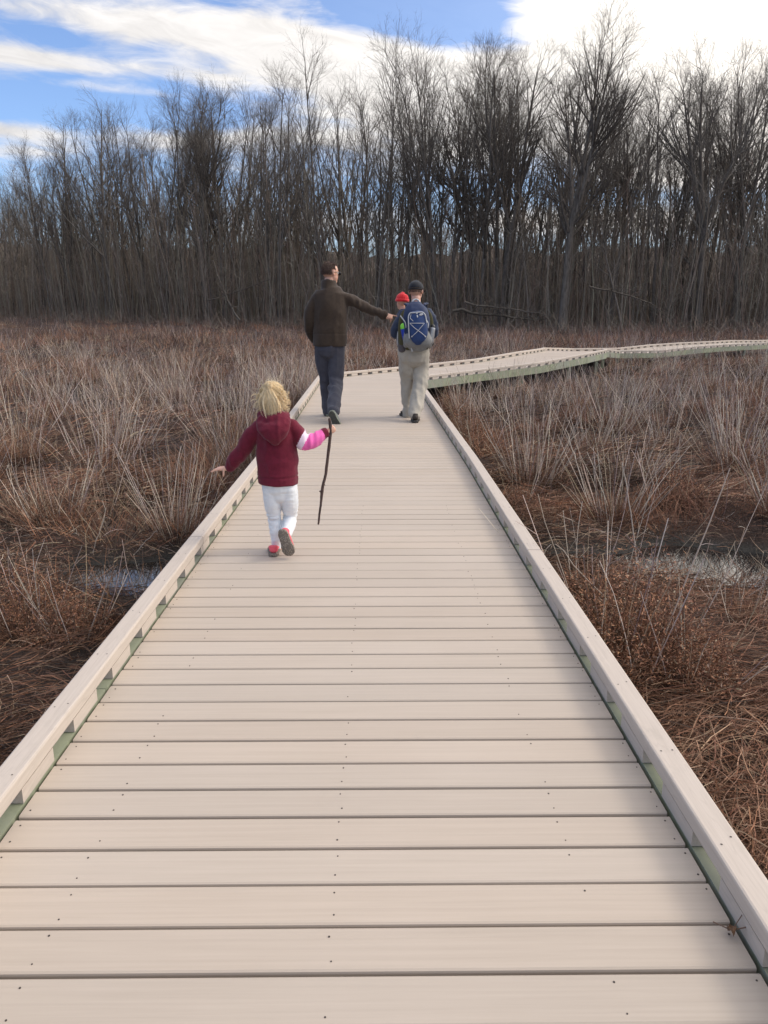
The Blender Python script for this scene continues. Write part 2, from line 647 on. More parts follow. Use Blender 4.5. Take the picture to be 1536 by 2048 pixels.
def make_boardwalk():
    root = thing('boardwalk', 'tan plank boardwalk with low slotted curbs bending right across the marsh', 'boardwalk', (0, 0, 0))
    mb = MB()
    PITCH = .1345
    GAP = .0075
    th, bv = .028, .006
    cr = random.Random(3)
    for i in range(len(CL) - 1):
        la = np.linalg.norm(edge_point(i, 1, 1, 0)[:2] - edge_point(i, 0, 1, 0)[:2])
        lb = np.linalg.norm(edge_point(i, 1, -1, 0)[:2] - edge_point(i, 0, -1, 0)[:2])
        n = max(1, round((la + lb) / 2 / PITCH))
        L = (la + lb) / 2
        cuts = np.arange(n + 1) / n
        if i == 0:      # one joint lies 1.37 m ahead, then evenly on
            y0 = 1.370 - math.floor((1.370 + 2.2) / PITCH) * PITCH
            ys = np.arange(y0, 7.0 + 1e-6, PITCH)
            ys = np.append(ys, 7.0) if 7.0 - ys[-1] > .05 else ys
            cuts = (ys + 2.2) / 9.2
        for k in range(len(cuts) - 1):
            f0, f1 = cuts[k], cuts[k + 1]
            g = GAP / L / 2 * (1 + cr.uniform(-.4, .6))
            if i == 0 and k % 12 == 6:
                g *= 1.5
            f0, f1 = f0 + g, f1 - g
            a, b = edge_point(i, f0, 1, -.002), edge_point(i, f1, 1, -.002)
            c, d = edge_point(i, f1, -1, -.002), edge_point(i, f0, -1, -.002)
            dz = cr.uniform(-.0008, .0008)
            fw = (b - a) / np.linalg.norm(b - a)
            fw2 = (c - d) / np.linalg.norm(c - d)
            rows = []
            for s, z in ((0, -th), (0, -.008), (.0012, -.003), (bv, 0)):
                rows.append((a + fw * s + [0, 0, z + dz], d + fw2 * s + [0, 0, z + dz]))
            for s, z in ((bv, 0), (.0012, -.003), (0, -.008), (0, -th)):
                rows.append((b - fw * s + [0, 0, z + dz], c - fw2 * s + [0, 0, z + dz]))
            V = np.array([q for r in rows for q in r])
            F = [(2 * j + 1, 2 * j, 2 * j + 2, 2 * j + 3) for j in range(7)]
            t = cr.uniform(.955, 1.03)
            wv = cr.uniform(-.012, .012)
            mb.add(V, [np.array(F), np.array([tuple(range(0, 16, 2)), tuple(range(15, 0, -2))])], 0, (t + wv, t, t - wv))
            if (i == 0 or i == 1) and a[1] > .6 and a[1] < 5.5:
                w = (b - a)[1]
                for X in (-1.0, -.763, -.107, .51, .818):
                    for q in (.2, .8):
                        if cr.random() < .03 + .11 * a[1]:
                            continue
                        cx, cy = X + cr.uniform(-.006, .006), a[1] + w * q + cr.uniform(-.006, .006)
                        ang = np.arange(8) * math.pi / 4
                        r = .0023 * cr.uniform(.8, 1.25)
                        D = np.stack([cx + r * np.cos(ang), cy + r * np.sin(ang), np.full(8, dz + .0012)], -1)
                        D0 = D.copy()
                        D0[:, 2] -= .01
                        j = np.arange(8)
                        mb.add(np.concatenate([D, D0]), [j[None, :], np.stack([j + 8, (j + 1) % 8 + 8, (j + 1) % 8, j], -1)], 1, (1, 1, 1))
    o = obj('decking', mb.mesh('decking', smooth=False), [M_DECK, M_SCREW], root)
    # curbs: rounded plank on spacer blocks
    PW, Z0, ZM, Z1 = .080, .004, .053, .104
    rnd = .007
    prof = []
    for (cx, cz, a0) in ((PW - rnd, ZM + rnd, -90), (PW - rnd, Z1 - rnd, 0), (rnd, Z1 - rnd, 90), (rnd, ZM + rnd, 180)):
        for q in range(3):
            an = math.radians(a0 + q * 45)
            prof.append((cx + rnd * math.cos(an), cz + rnd * math.sin(an)))
    nblocks = 0
    for side in (1, -1):
        SP = side_path(side, .004)
        seg = np.linalg.norm(np.diff(SP[:, :2], axis=0), axis=1)
        S = np.concatenate([[0], np.cumsum(seg)])
        outv = CN * side

        def at(s):
            i = int(np.clip(np.searchsorted(S, s) - 1, 0, len(seg) - 1))
            f = (s - S[i]) / seg[i]
            p = SP[i] * (1 - f) + SP[i + 1] * f
            nn = outv[i] * (1 - f) + outv[i + 1] * f
            return p, nn

        def piece(s0, s1, profile):
            inner = [s for s in S if s0 + 1e-4 < s < s1 - 1e-4]
            ss = [s0] + inner + [s1]
            pts = np.array([at(s)[0] for s in ss])
            nn = np.array([at(s)[1] for s in ss])
            return sweep(pts, nn, profile if side < 0 else profile[::-1])
        joints = [S[0]] + list(np.arange((4.10 if side < 0 else 4.38) + 2.2 - 3.4 * 1, S[-1], 3.4)) + [S[-1]]
        phase = (1.767 if side < 0 else 1.97) + 2.2
        PER, GAPL = .3945, .172
        for j in range(len(joints) - 1):
            s0, s1 = joints[j] + .0035, joints[j + 1] - .0035
            V, F = piece(s0, s1, prof)
            pm = MB().add(V, F, 0)
            yy = at((s0 + s1) / 2)[0]
            if j < 4:                      # screw heads down the plank top
                q = s0 + .12
                while q < s1:
                    for o_ in (.022, .058):
                        pt, nn = at(q + random.uniform(-.02, .02))
                        c = pt[:2] + nn * o_
                        ang = np.arange(8) * math.pi / 4
                        D = np.stack([c[0] + .003 * np.cos(ang), c[1] + .003 * np.sin(ang), np.full(8, pt[2] + Z1 + .0008)], -1)
                        pm.add(D, np.arange(8)[None, :], 1)
                    q += .42
            plank = obj('curb_plank', pm.mesh('curb_plank', smooth=False), [M_PLANK, M_SCREW], root)
            rest = MB()
            k = math.ceil((s0 - phase - .0) / PER)
            while True:
                b0 = phase + k * PER          # block starts where a gap ends
                b1 = b0 + PER - GAPL
                if b0 >= s1:
                    break
                c0, c1 = max(b0, s0 + .001), min(b1, s1 - .001)
                # block split by a joint continues on the next plank
                if c1 - c0 > .02:
                    V, F = piece(c0, c1, [(.004, Z0), (PW - .004, Z0), (PW - .004, ZM - .0025), (.004, ZM - .0025)])
                    if nblocks < 100 and at(c0)[0][1] < 12 and at(c0)[0][1] > .5:
                        nblocks += 1
                        obj('spacer_block', MB().add(V, F).mesh('spacer_block', smooth=False), M_PLANK, plank)
                    else:
                        rest.add(V, F)
                k += 1
            pb0 = phase + (math.ceil((s0 - phase) / PER) - 1) * PER
            if pb0 + PER - GAPL > s0 + .03:
                V, F = piece(s0 + .001, pb0 + PER - GAPL, [(.004, Z0), (PW - .004, Z0), (PW - .004, ZM - .0025), (.004, ZM - .0025)])
                rest.add(V, F)
            if rest.n:
                tag(obj('spacer_blocks', rest.mesh('spacer_blocks', smooth=False), M_PLANK, plank), kind='stuff')
        # treated rim beam under the curb, in lengths
        s = S[0]
        while s < S[-1] - .5:
            e = min(s + 2.44, S[-1])
            V, F = piece(s + .002, e - .002, [(-.05, -.168), (PW - .008, -.168), (PW - .008, .0015), (.006, .0015), (.006, -.034), (-.05, -.034)])
            obj('rim_beam', MB().add(V, F).mesh('rim_beam', smooth=False), M_GREEN, root)
            pt, nn = at(s + .3)
            for k in range(1):
                c = pt[:2] + nn * .01
                gz = float(height(c[0], c[1])) - .2
                V, F = box(c[0] - .045, c[0] + .045, c[1] - .045, c[1] + .045, gz, pt[2] - .169)
                obj('support_post', MB().add(V, F).mesh('support_post', smooth=False), M_GREEN, root)
            s = e
    # joists below the boards
    jm = MB()
    for off in (-.62, 0, .62):
        P = np.zeros((len(CL), 3))
        P[:, :2] = CL[:, :2] + CN * off
        P[:, 2] = CL[:, 2]
        V, F = sweep(P, CN, [(-.02, -.16), (.02, -.16), (.02, -.033), (-.02, -.033)])
        jm.add(V, F)
    obj('joists', jm.mesh('joists', smooth=False), M_GREEN, root)


make_boardwalk()


def on_walk(x, y, margin=.1):
    """True where the boardwalk stands (vectorised)"""
    x = np.asarray(x, float)
    y = np.asarray(y, float)
    hit = np.zeros(x.shape, bool)
    for i in range(len(CL) - 1):
        a, b = CL[i, :2], CL[i + 1, :2]
        d = b - a
        t = np.clip(((x - a[0]) * d[0] + (y - a[1]) * d[1]) / (d @ d), 0, 1)
        dist = np.hypot(x - a[0] - t * d[0], y - a[1] - t * d[1])
        hit |= dist < DW + .09 + margin
    return hit


# ------------------------------------------------------------------ marsh vegetation
RED = np.array([.215, .105, .068])
RUST = np.array([.30, .150, .085])
DARK = np.array([.045, .030, .024])
BROWN = np.array([.155, .100, .072])
TAN = np.array([.36, .27, .19])
GREY = np.array([.44, .365, .31])
PALE = np.array([.61, .515, .43])
PURP = np.array([.25, .185, .17])


def pick(n, cols, w, rng, var=.18):
    w = np.array(w, float)
    k = rng.choice(len(cols), n, p=w / w.sum())
    c = np.array(cols)[k]
    return c * (1 + rng.uniform(-var, var, (n, 1))) * (1 + rng.uniform(-.05, .05, (n, 3)))


def curve_from(base, d0, L, k, droop, wob, rng):
    """n curves from base along d0, bending under gravity and wandering"""
    n = len(base)
    t = np.linspace(0, 1, k)
    C = np.zeros((n, k, 3))
    C[:, 0] = base
    d = d0 / np.linalg.norm(d0, axis=1, keepdims=True)
    st = (L / (k - 1))[:, None]
    for i in range(1, k):
        C[:, i] = C[:, i - 1] + d * st
        d = d + rng.normal(size=(n, 3)) * wob
        d[:, 2] -= droop if np.isscalar(droop) else droop
        d /= np.linalg.norm(d, axis=1, keepdims=True)
    return C


def wedge_points(n, d0, d1, rng, power=1.0, amax=36):
    """points in the view wedge, denser close by"""
    r = rng.random(n)
    if power == 1.0:
        D = d0 * (d1 / d0) ** r
    else:
        D = (d0 ** power + (d1 ** power - d0 ** power) * r) ** (1 / power)
    az = np.radians(rng.uniform(-amax, amax, n))
    x, y = D * np.tan(az), D
    ok = ~on_walk(x, y, .02)
    return x[ok], y[ok]


def make_thatch():
    """matted dead stems covering the marsh"""
    rng = np.random.default_rng(5)
    mb = MB()
    for (n, d0, d1, L0, L1, w, k, lift) in ((110000, 1.6, 9, .08, .34, (.0012, .0030), 4, .35), (90000, 7, 24, .15, .5, (.002, .0050), 3, .45),
                                          (60000, 20, 70, .25, .6, (.004, .009), 3, .8)):
        x, y = wedge_points(n, d0, d1, rng)
        # mats: density follows a patch noise
        dens = fbm2(x * .9, y * .9, 3, 21)
        keep = rng.random(len(x)) < np.clip(.55 + .9 * dens, np.where(y < 5.2, .38, .12), 1)
        z = height(x, y)
        keep &= (z > WATER_Z - .05) & ((z > WATER_Z + .02) | (rng.random(len(x)) < .22))
        x, y, z = x[keep], y[keep], z[keep]
        m = len(x)
        az = fbm2(x * .7, y * .7, 2, 33) * 2.5 + rng.normal(0, .8, m)
        d = np.stack([np.cos(az), np.sin(az), rng.uniform(-.05, lift, m)], -1)
        L = rng.uniform(L0, L1, m)
        base = np.stack([x, y, z + rng.uniform(-.01, .07, m)], -1)
        C = curve_from(base, d, L, k, rng.uniform(.04, .2, m), .17, rng)
        R = np.repeat(rng.uniform(*w, m)[:, None], k, 1) * np.linspace(1, .5, k)
        V, F = strands(C, R, 2)
        patch = fbm2(x * .35 + 9, y * .35, 3, 44)
        colr = pick(m, [RED, BROWN, DARK, TAN, RUST], [.15, .36, .30, .14, .05], rng)
        warm = np.clip(patch * 1.3 - .05, 0, 1)[:, None]
        colr = colr * np.clip(.85 + 1.1 * fbm2(x * 1.1, y * 1.1, 3, 47), .28, 1.6)[:, None]
        colr = colr * (1 - .45 * warm) + (RUST * (1 + rng.uniform(-.3, .3, (m, 1)))) * .45 * warm
        mb.add(V, F, 0, np.repeat(colr, k * 2, 0))
    # litter right beside the walkway, also where it lies below the viewer
    n, k = 16000, 4
    x = np.concatenate([rng.uniform(.95, 4.6, n // 2), rng.uniform(-4.6, -1.1, n // 2)])
    y = rng.uniform(-1.5, 3.6, n)
    z = height(x, y)
    az = fbm2(x * .7, y * .7, 2, 33) * 2.5 + rng.normal(0, .8, n)
    d = np.stack([np.cos(az), np.sin(az), rng.uniform(-.05, .35, n)], -1)
    C = curve_from(np.stack([x, y, z + rng.uniform(-.01, .06, n)], -1), d, rng.uniform(.08, .32, n), k, rng.uniform(.04, .2, n), .17, rng)
    Rr = np.repeat(rng.uniform(.0012, .003, n)[:, None], k, 1) * np.linspace(1, .5, k)
    V, F = strands(C, Rr, 2)
    mb.add(V, F, 0, np.repeat(pick(n, [RED, BROWN, DARK, TAN], [.2, .36, .32, .12], rng), k * 2, 0))
    # broken stems and wet litter along the banks of the channel
    n, k = 16000, 4
    x = rng.uniform(-5.5, 6.5, n)
    y = chan_y(x) + rng.normal(0, .62, n)
    z = height(x, y)
    keep = ~on_walk(x, y, .0) & (z > WATER_Z + .0)
    x, y, z = x[keep], y[keep], np.maximum(z[keep], WATER_Z)
    m = len(x)
    az = rng.uniform(0, 6.28, m)
    d = np.stack([np.cos(az), np.sin(az), rng.uniform(-.02, .5, m)], -1)
    C = curve_from(np.stack([x, y, z + rng.uniform(-.005, .03, m)], -1), d, rng.uniform(.05, .26, m), k, rng.uniform(.03, .2, m), .25, rng)
    Rr = np.repeat(rng.uniform(.0012, .0034, m)[:, None], k, 1) * np.linspace(1, .5, k)
    V, F = strands(C, Rr, 2)
    mb.add(V, F, 0, np.repeat(pick(m, [BROWN, DARK, TAN, RED, GREY], [.34, .34, .14, .12, .06], rng), k * 2, 0))
    o = obj('dead_grass', mb.mesh('dead_grass'), M_THATCH)
    tag(o, 'matted dead brown grass lying flat all over the marsh', 'grass', kind='stuff')


def tuft_arrays(rng, n, rad, hgt, lean, k=4, w=(.0012, .003), cols=None, wts=None, branch=False):
    a = rng.uniform(0, 2 * math.pi, n)
    r = rad * np.sqrt(rng.random(n))
    base = np.stack([r * np.cos(a), r * np.sin(a), np.full(n, -.05)], -1)
    out = np.stack([np.cos(a), np.sin(a)], -1) * (r / rad * lean)[:, None]
    d = np.concatenate([out + rng.normal(0, .22, (n, 2)), np.ones((n, 1))], 1)
    L = hgt * rng.uniform(.35, 1.0, n) * (1.05 - .35 * r / rad)
    C = curve_from(base, d, L, k, rng.uniform(.02, .30, n), .14, rng)
    R = np.repeat(rng.uniform(*w, n)[:, None], k, 1) * np.linspace(1, .45, k)
    V, F = strands(C, R, 2)
    c = np.repeat(pick(n, cols, wts, rng), k * 2, 0)
    return V, F, c


def stalk_arrays(rng, n, rad, h0, h1, lean, w=(.0024, .0050), k=5, m=3, twigs=True, cols=None):
    a = rng.uniform(0, 2 * math.pi, n)
    r = rad * np.sqrt(rng.random(n))
    base = np.stack([r * np.cos(a), r * np.sin(a), np.full(n, -.05)], -1)
    d = np.stack([np.cos(a) * r / rad * lean, np.sin(a) * r / rad * lean, np.ones(n)], -1) + rng.normal(0, .13, (n, 3))
    L = rng.uniform(h0, h1, n)
    C = curve_from(base, d, L, k, .012, .055, rng)
    R = np.repeat(rng.uniform(*w, n)[:, None], k, 1) * np.linspace(1, .55, k)
    V, F = strands(C, R, m)
    colr = pick(n, cols or [GREY, PALE, TAN, PURP], [.36, .32, .24, .08], rng)
    c = np.repeat(colr, k * m, 0)
    if twigs:
        s = rng.integers(0, n, n // 2)
        j = rng.integers(k // 2, k, len(s))
        b = C[s, j]
        dd = C[s, j] - C[s, j - 1]
        dd /= np.linalg.norm(dd, axis=1, keepdims=True)
        dd = dd + rng.normal(0, .45, dd.shape)
        C2 = curve_from(b, dd, rng.uniform(.08, .25, len(s)), 3, .05, .15, rng)
        R2 = np.repeat((R[s, -1] * .7)[:, None], 3, 1)
        V2, F2 = strands(C2, R2, m)
        F = np.concatenate([F, F2 + len(V)])
        V = np.concatenate([V, V2])
        c = np.concatenate([c, np.repeat(colr[s], 3 * m, 0)])
    return V, F, c


make_thatch()

CLUMPS = []
for q in range(8):
    rg = np.random.default_rng(100 + q)
    rad = rg.uniform(.22, .36)
    n = 900 if q < 5 else 600
    V, F, c = tuft_arrays(rg, n, rad, rg.uniform(.32, .55), .75, 5, (.0011, .0026), [RUST, RED, BROWN, DARK, TAN], [.30, .30, .22, .10, .08])
    tuft_me = np_mesh('grass_tuft', V, F, c)
    tuft_me.materials.append(M_THATCH)
    ns = (20, 34, 46, 26, 14, 60, 40, 28)[q]
    V, F, c = stalk_arrays(rg, ns, rad * .9, .5, (1.15, 1.25, 1.1, .95, .9, 1.3, 1.15, 1.0)[q], (.5, .7, .55, .9, .5, .6, .75, .5)[q])
    st_me = np_mesh('stalks', V, F, c)
    st_me.materials.append(M_STALK)
    CLUMPS.append((tuft_me, st_me))


def bush_arrays(rng, n, rad, hgt):
    """rounded dead bush: thin stems carrying many small curled rust leaves"""
    V, F, c = tuft_arrays(rng, n, rad, hgt, .9, 6, (.001, .0022), [RUST, RED, BROWN, DARK], [.3, .3, .25, .15])
    a = rng.uniform(0, 6.28, n * 3)
    r = rad * 1.25 * np.sqrt(rng.random(n * 3))
    lobe = 1 + .32 * np.sin(2 * a + rad * 40) + .22 * np.sin(5 * a + rad * 90)
    r = r * lobe
    top = hgt * (1.15 - .7 * (r / rad / 1.25) ** 1.5) * (.75 + .35 * lobe) * rng.uniform(.6, 1.15, n * 3)
    zz = top * rng.random(n * 3) ** .6
    P = np.stack([r * np.cos(a), r * np.sin(a), zz], -1)
    C = curve_from(P, rng.normal(size=P.shape), rng.uniform(.010, .026, len(P)), 3, .1, .5, rng)
    Rr = np.repeat(rng.uniform(.0018, .0042, len(P))[:, None], 3, 1) * np.array([.6, 1, .3])
    V2, F2 = strands(C, Rr, 2)
    c2 = np.repeat(pick(len(P), [RUST, RED, BROWN, TAN], [.42, .32, .18, .08], rng, .3), 6, 0)
    return np.concatenate([V, V2]), np.concatenate([F, F2 + len(V)]), np.concatenate([c, c2])


for q in range(3):
    rg = np.random.default_rng(150 + q)
    rad = (.34, .27, .24)[q]
    V, F, c = bush_arrays(rg, (1500, 1000, 900)[q], rad, (.50, .42, .34)[q])
    tuft_me = np_mesh('grass_tuft', V, F, c)
    tuft_me.materials.append(M_THATCH)
    V, F, c = stalk_arrays(rg, (15, 9, 12)[q], rad * .8, .5, (1.15, .9, .8)[q], (.35, .5, .6)[q], (.0025, .005))
    st_me = np_mesh('stalks', V, F, c)
    st_me.materials.append(M_STALK)
    CLUMPS.append((tuft_me, st_me))


def place_clump(q, x, y, s, rot, label, group, sz=1.0):
    z = float(height(np.array([x]), np.array([y]))[0])
    t = thing('dead_shrub', label, 'shrub', (x, y, z - .02), group)
    t.rotation_euler = (0, 0, rot)
    t.scale = (s, s, s * sz)
    o = obj('grass_tuft', CLUMPS[q][0], None, t)
    o2 = obj('stalks', CLUMPS[q][1], None, t)
    return t


def make_clumps():
    rng = np.random.default_rng(77)
    G = 'dead tussocks standing in the marsh'
    spec = [  # photo foot point, variant, size, label
        (1255, 1310, 8, 1.12, 'rusty brown tussock beside the right curb with tall bent stalks'),
        (1385, 1360, 10, .8, 'small rust tussock with splayed stems right of the tall one by the curb'),
        (1345, 1000, 9, 1.0, 'compact dark rust tussock on the right above the pale puddle'),
        (1065, 960, 5, 1.0, 'tall pale stalked tussock nearest the middle of the right curb'),
        (1180, 905, 2, .95, 'fan of pale stalks behind the compact rust tussock on the right'),
        (1475, 925, 5, 1.15, 'broad dense fan of pale stalks at the right edge of the photo'),
        (200, 930, 6, 1.15, 'wide tussock with crossing pale stalks left of the running girl'),
        (265, 905, 3, .95, 'tussock with short bleached stems spreading right, left of the girl'),
        (45, 1225, 8, .72, 'rusty tussock at the left edge beside the sky-reflecting puddle'),
        (150, 1245, 10, .85, 'low rust tussock just below the left puddle'),
        (400, 985, 9, .7, 'low tussock against the left curb beyond the puddle'),
        (40, 880, 1, 1.05, 'leggy pale tussock standing at the left edge of the marsh'),
        (350, 800, 2, 1.05, 'grey stalked tussock midway across the left marsh'),
        (520, 765, 5, .95, 'dense grey stalk clump close behind the girl near the left curb'),
        (905, 815, 9, 1.2, 'rust tussock in the corner where the boardwalk bends right'),
        (960, 905, 10, 1.1, 'low red tussock leaning on the right curb past the middle'),
        (1500, 1230, 4, .6, 'thin tussock with leaning stalks on the near bank of the right puddle'),
        (120, 1040, 7, .75, 'thin group of upright stalks on the left bank of the channel')]
    for (px, py, q, s, lab) in spec:
        p = WZ(px, py, -.45)
        place_clump(q, p[0], p[1], s, rng.uniform(0, 6.28), lab, None)
    x, y = wedge_points(1600, 4.2, 34, rng, 1.0, 30)
    taken = [WZ(a[0], a[1], -.45)[:2] for a in spec]
    cnt = 0
    for xx, yy in zip(x, y):
        if cnt >= 190:
            break
        if abs(yy - float(chan_y(np.array(xx)))) < .75:
            continue
        if on_walk(np.array([xx]), np.array([yy]), .38)[0]:
            continue
        if any((xx - a) ** 2 + (yy - b) ** 2 < (.55 + .05 * yy) ** 2 for a, b in taken):
            continue
        taken.append((xx, yy))
        side = 'left' if xx < np.interp(yy, [0, 16, 30], [0, 0, 9]) else 'right'
        if yy < 12:
            lab = f'brown tussock with thin dry stalks in the near marsh {side} of the boardwalk'
        elif side == 'left':
            lab = 'greyish dry tussock in the far marsh beyond the bend and left of it'
        else:
            lab = 'greyish dry tussock in the far marsh enclosed by the boardwalk bend'
        place_clump(int(rng.choice(11, p=[.09, .09, .1, .09, .09, .1, .1, .09, .09, .08, .08])), xx, yy, rng.uniform(.6, 1.05), rng.uniform(0, 6.28), lab, G, rng.uniform(.85, 1.15))
        cnt += 1


make_clumps()


def make_far_marsh():
    """beyond what one can count: the sea of stalks, and the heath at the foot of the wood"""
    rng = np.random.default_rng(9)
    mb = MB()
    for (n, d0, d1, L0, L1, w, cols, wts, k) in (
            (2300, 4.5, 14, .3, .9, (.0016, .0032), [GREY, TAN, PURP, BROWN], [.4, .2, .2, .2], 4),
            (22000, 13, 40, .35, .95, (.002, .0045), [GREY, PURP, PALE, BROWN, TAN], [.36, .18, .14, .14, .20], 3),
            (42000, 36, 95, .4, 1.05, (.004, .010), [PURP, RED, BROWN, GREY, DARK], [.28, .22, .26, .12, .12], 3)):
        x, y = wedge_points(n, d0, d1, rng)
        dens = fbm2(x * .5 + 40, y * .5, 3, 61)
        keep = (rng.random(len(x)) < np.clip(.30 + 1.5 * dens, .01, 1)) & (np.abs(y - chan_y(x)) > .8)
        x, y = x[keep], y[keep]
        dens = dens[keep]
        m = len(x)
        d = np.concatenate([rng.normal(0, .33, (m, 2)), np.ones((m, 1))], 1)
        d[:, :2] += np.stack([fbm2(x, y, 2, 71), fbm2(x, y, 2, 72)], -1) * .35
        L = rng.uniform(L0, L1, m) * np.clip(.8 + .4 * dens, .45, 1.2)
        C = curve_from(np.stack([x, y, height(x, y) - .03], -1), d, L, k, .02, .09, rng)
        R = np.repeat(rng.uniform(*w, m)[:, None], k, 1) * np.linspace(1, .6, k)
        V, F = strands(C, R, 2)
        mb.add(V, F, 0, np.repeat(pick(m, cols, wts, rng), k * 2, 0))
    # low rusty tufts between them
    x, y = wedge_points(6500, 5, 85, rng)
    keep = (np.abs(y - chan_y(x)) > .6) & (rng.random(len(x)) < np.clip(.25 + 1.3 * fbm2(x * .6 + 7, y * .6, 3, 83), .02, 1))
    x, y = x[keep], y[keep]
    nb, k = 46, 3
    m = len(x)
    a = rng.uniform(0, 6.28, (m, nb))
    r = (.05 + .26 * np.sqrt(rng.random((m, nb)))) * np.clip(y / 14, .75, 2.0)[:, None]
    bx, by = x[:, None] + r * np.cos(a), y[:, None] + r * np.sin(a)
    base = np.stack([bx, by, height(bx, by) - .02], -1).reshape(-1, 3)
    d = np.stack([np.cos(a) * .6, np.sin(a) * .6, np.ones_like(a)], -1).reshape(-1, 3) + rng.normal(0, .3, (m * nb, 3))
    L = (rng.uniform(.12, .42, (m, nb)) * np.clip(.8 + y / 60, .8, 1.5)[:, None]).ravel()
    C = curve_from(base, d, L, k, .15, .15, rng)
    wv = (rng.uniform(.0015, .004, (m, nb)) * np.clip(y / 14, .8, 3)[:, None]).ravel()
    R = np.repeat(wv[:, None], k, 1) * np.linspace(1, .5, k)
    V, F = strands(C, R, 2)
    cl = pick(m, [RUST, RED, BROWN, DARK, TAN], [.22, .24, .28, .14, .12], rng)
    cc = np.repeat(cl, nb, 0) * (1 + rng.uniform(-.25, .25, (m * nb, 1)))
    mb.add(V, F, 0, np.repeat(cc, k * 2, 0))
    o = obj('marsh_vegetation', mb.mesh('marsh_vegetation'), M_STALK)
    tag(o, 'sea of thin dry stalks and low rusty growth over the marsh', 'marsh plants', kind='stuff')


make_far_marsh()


def make_loose_stems():
    """single bent stems near the walkway, each its own thing"""
    G = 'single bent dry stems by the boardwalk'
    spec = [([(1225, 1215, -.2), (1165, 1150, -.02), (1118, 1092, .12), (1095, 1095, .13), (1080, 1130, .11), (1072, 1160, .10)], 4.35, .0035, 'bent grey stem leaning over the right curb at its joint'),
            ([(1275, 1140, -.4), (1265, 1040, 0), (1250, 960, .2), (1244, 925, .3)], 5.3, .006, 'stout pale stem with a hooked tip behind the right tussock'),
            ([(1010, 932, 0), (975, 945, 0), (950, 948, 0), (915, 938, 0)], 9.0, .006, 'pale forked stem lying flat beside the right curb'),
            ([(185, 1130, 0), (190, 1090, 0), (210, 1030, 0), (205, 1000, 0)], 6.1, .004, 'white crooked stem rising from the left puddle bank'),
            ([(250, 1130, 0), (285, 1090, 0), (315, 1060, 0)], 6.1, .004, 'slanting straight stem over the left puddle'),
            ([(497, 870, 0), (492, 820, 0), (497, 770, 0), (494, 740, 0)], 8.0, .005, 'white upright twig just left of the running girl'),
            ([(60, 1040, 0), (20, 960, 0), (14, 930, 0)], 6.6, .004, 'tall single stem at the left edge of the marsh'),
            ([(855 + 62, 820, 0), (934, 800, 0), (940, 775, 0), (936, 762, 0)], 12.5, .008, 'curved white stem in the angle of the boardwalk bend')]
    for pts, D, r, lab in spec:
        P = np.array([W(a, b, D + c * 0) for a, b, c in pts])
        g = float(height(P[:1, 0], P[:1, 1])[0])
        if P[0, 2] > g:
            P = np.concatenate([[[P[0, 0] + .02, P[0, 1], g - .03]], P])
        n = len(P)
        t = np.linspace(0, n - 1, 14)
        i = np.clip(t.astype(int), 0, n - 2)
        f = (t - i)[:, None]
        i0, i2, i3 = np.clip(i - 1, 0, n - 1), i + 1, np.clip(i + 2, 0, n - 1)
        C = .5 * (2 * P[i] + (P[i2] - P[i0]) * f + (2 * P[i0] - 5 * P[i] + 4 * P[i2] - P[i3]) * f ** 2 + (3 * P[i] - P[i0] - 3 * P[i2] + P[i3]) * f ** 3)
        C = C + RNG.normal(0, .003, C.shape)
        R = r * np.linspace(1, .5, 14)
        V, F = strands(C[None], R[None], 5)
        o = obj('dry_stem', np_mesh('dry_stem', V - C[0], F, np.tile(PALE * RNG.uniform(.7, 1.0), (len(V), 1))), M_STALK, None, C[0])
        tag(o, lab, 'stem')


make_loose_stems()


def make_leaf_litter():
    """a dry leaf on a twig caught against the right curb, near the viewer"""
    P = WZ(1462, 1872, .004)
    t = thing('dead_leaf', 'curled brown dead leaf on a thin twig caught against the right curb', 'leaf', tuple(P))
    n, m = 9, 7
    u, v = np.meshgrid(np.linspace(-1, 1, n), np.linspace(0, 1, m))
    wv = np.sin(np.clip(v, .02, .98) * math.pi) ** .7 * .010
    X = u * wv
    Y = v * .030 - .012
    Z = .012 + .010 * u ** 2 + .008 * np.sin(v * 5) + .003 * np.sin(u * 6 + v * 9)
    V = np.stack([X, Y, Z], -1).reshape(-1, 3)
    idx = np.arange(n * m).reshape(m, n)
    F = np.stack([idx[:-1, :-1], idx[:-1, 1:], idx[1:, 1:], idx[1:, :-1]], -1).reshape(-1, 4)
    Vb = V - [0, 0, .0012]
    obj('blade', np_mesh('blade', np.concatenate([V, Vb]), np.concatenate([F, F[:, ::-1] + len(V)]), np.tile(np.array([.20, .11, .06]), (2 * len(V), 1))), M_THATCH, t)
    Q = [np.array([-.03, .03, .012]), np.array([0, 0, .016]), np.array([.04, -.004, .03]), np.array([.10, -.006, .085]), np.array([.17, -.01, .118])]
    C = np.array([[Q[i] * (1 - f) + Q[i + 1] * f for f in (0, .33, .66)] for i in range(4)]).reshape(-1, 3)
    V, F = strands(C[None], np.full((1, 12), .0016), 5)
    V2, F2 = strands((C[3:9] + np.array([[0, .01 * k, .006 * k] for k in range(6)]))[None], np.full((1, 6), .001), 4)
    obj('twig', np_mesh('twig', np.concatenate([V, V2]), np.concatenate([F, F2 + len(V)]), np.tile(np.array([.16, .10, .07]), (len(V) + len(V2), 1))), M_STALK, t)


make_leaf_litter()
# ------------------------------------------------------------------ the wood
def d_front(px):
    return np.interp(px, [-400, 0, 150, 400, 800, 1100, 1536, 2000], [112, 104, 94, 84, 75, 69, 66, 66])


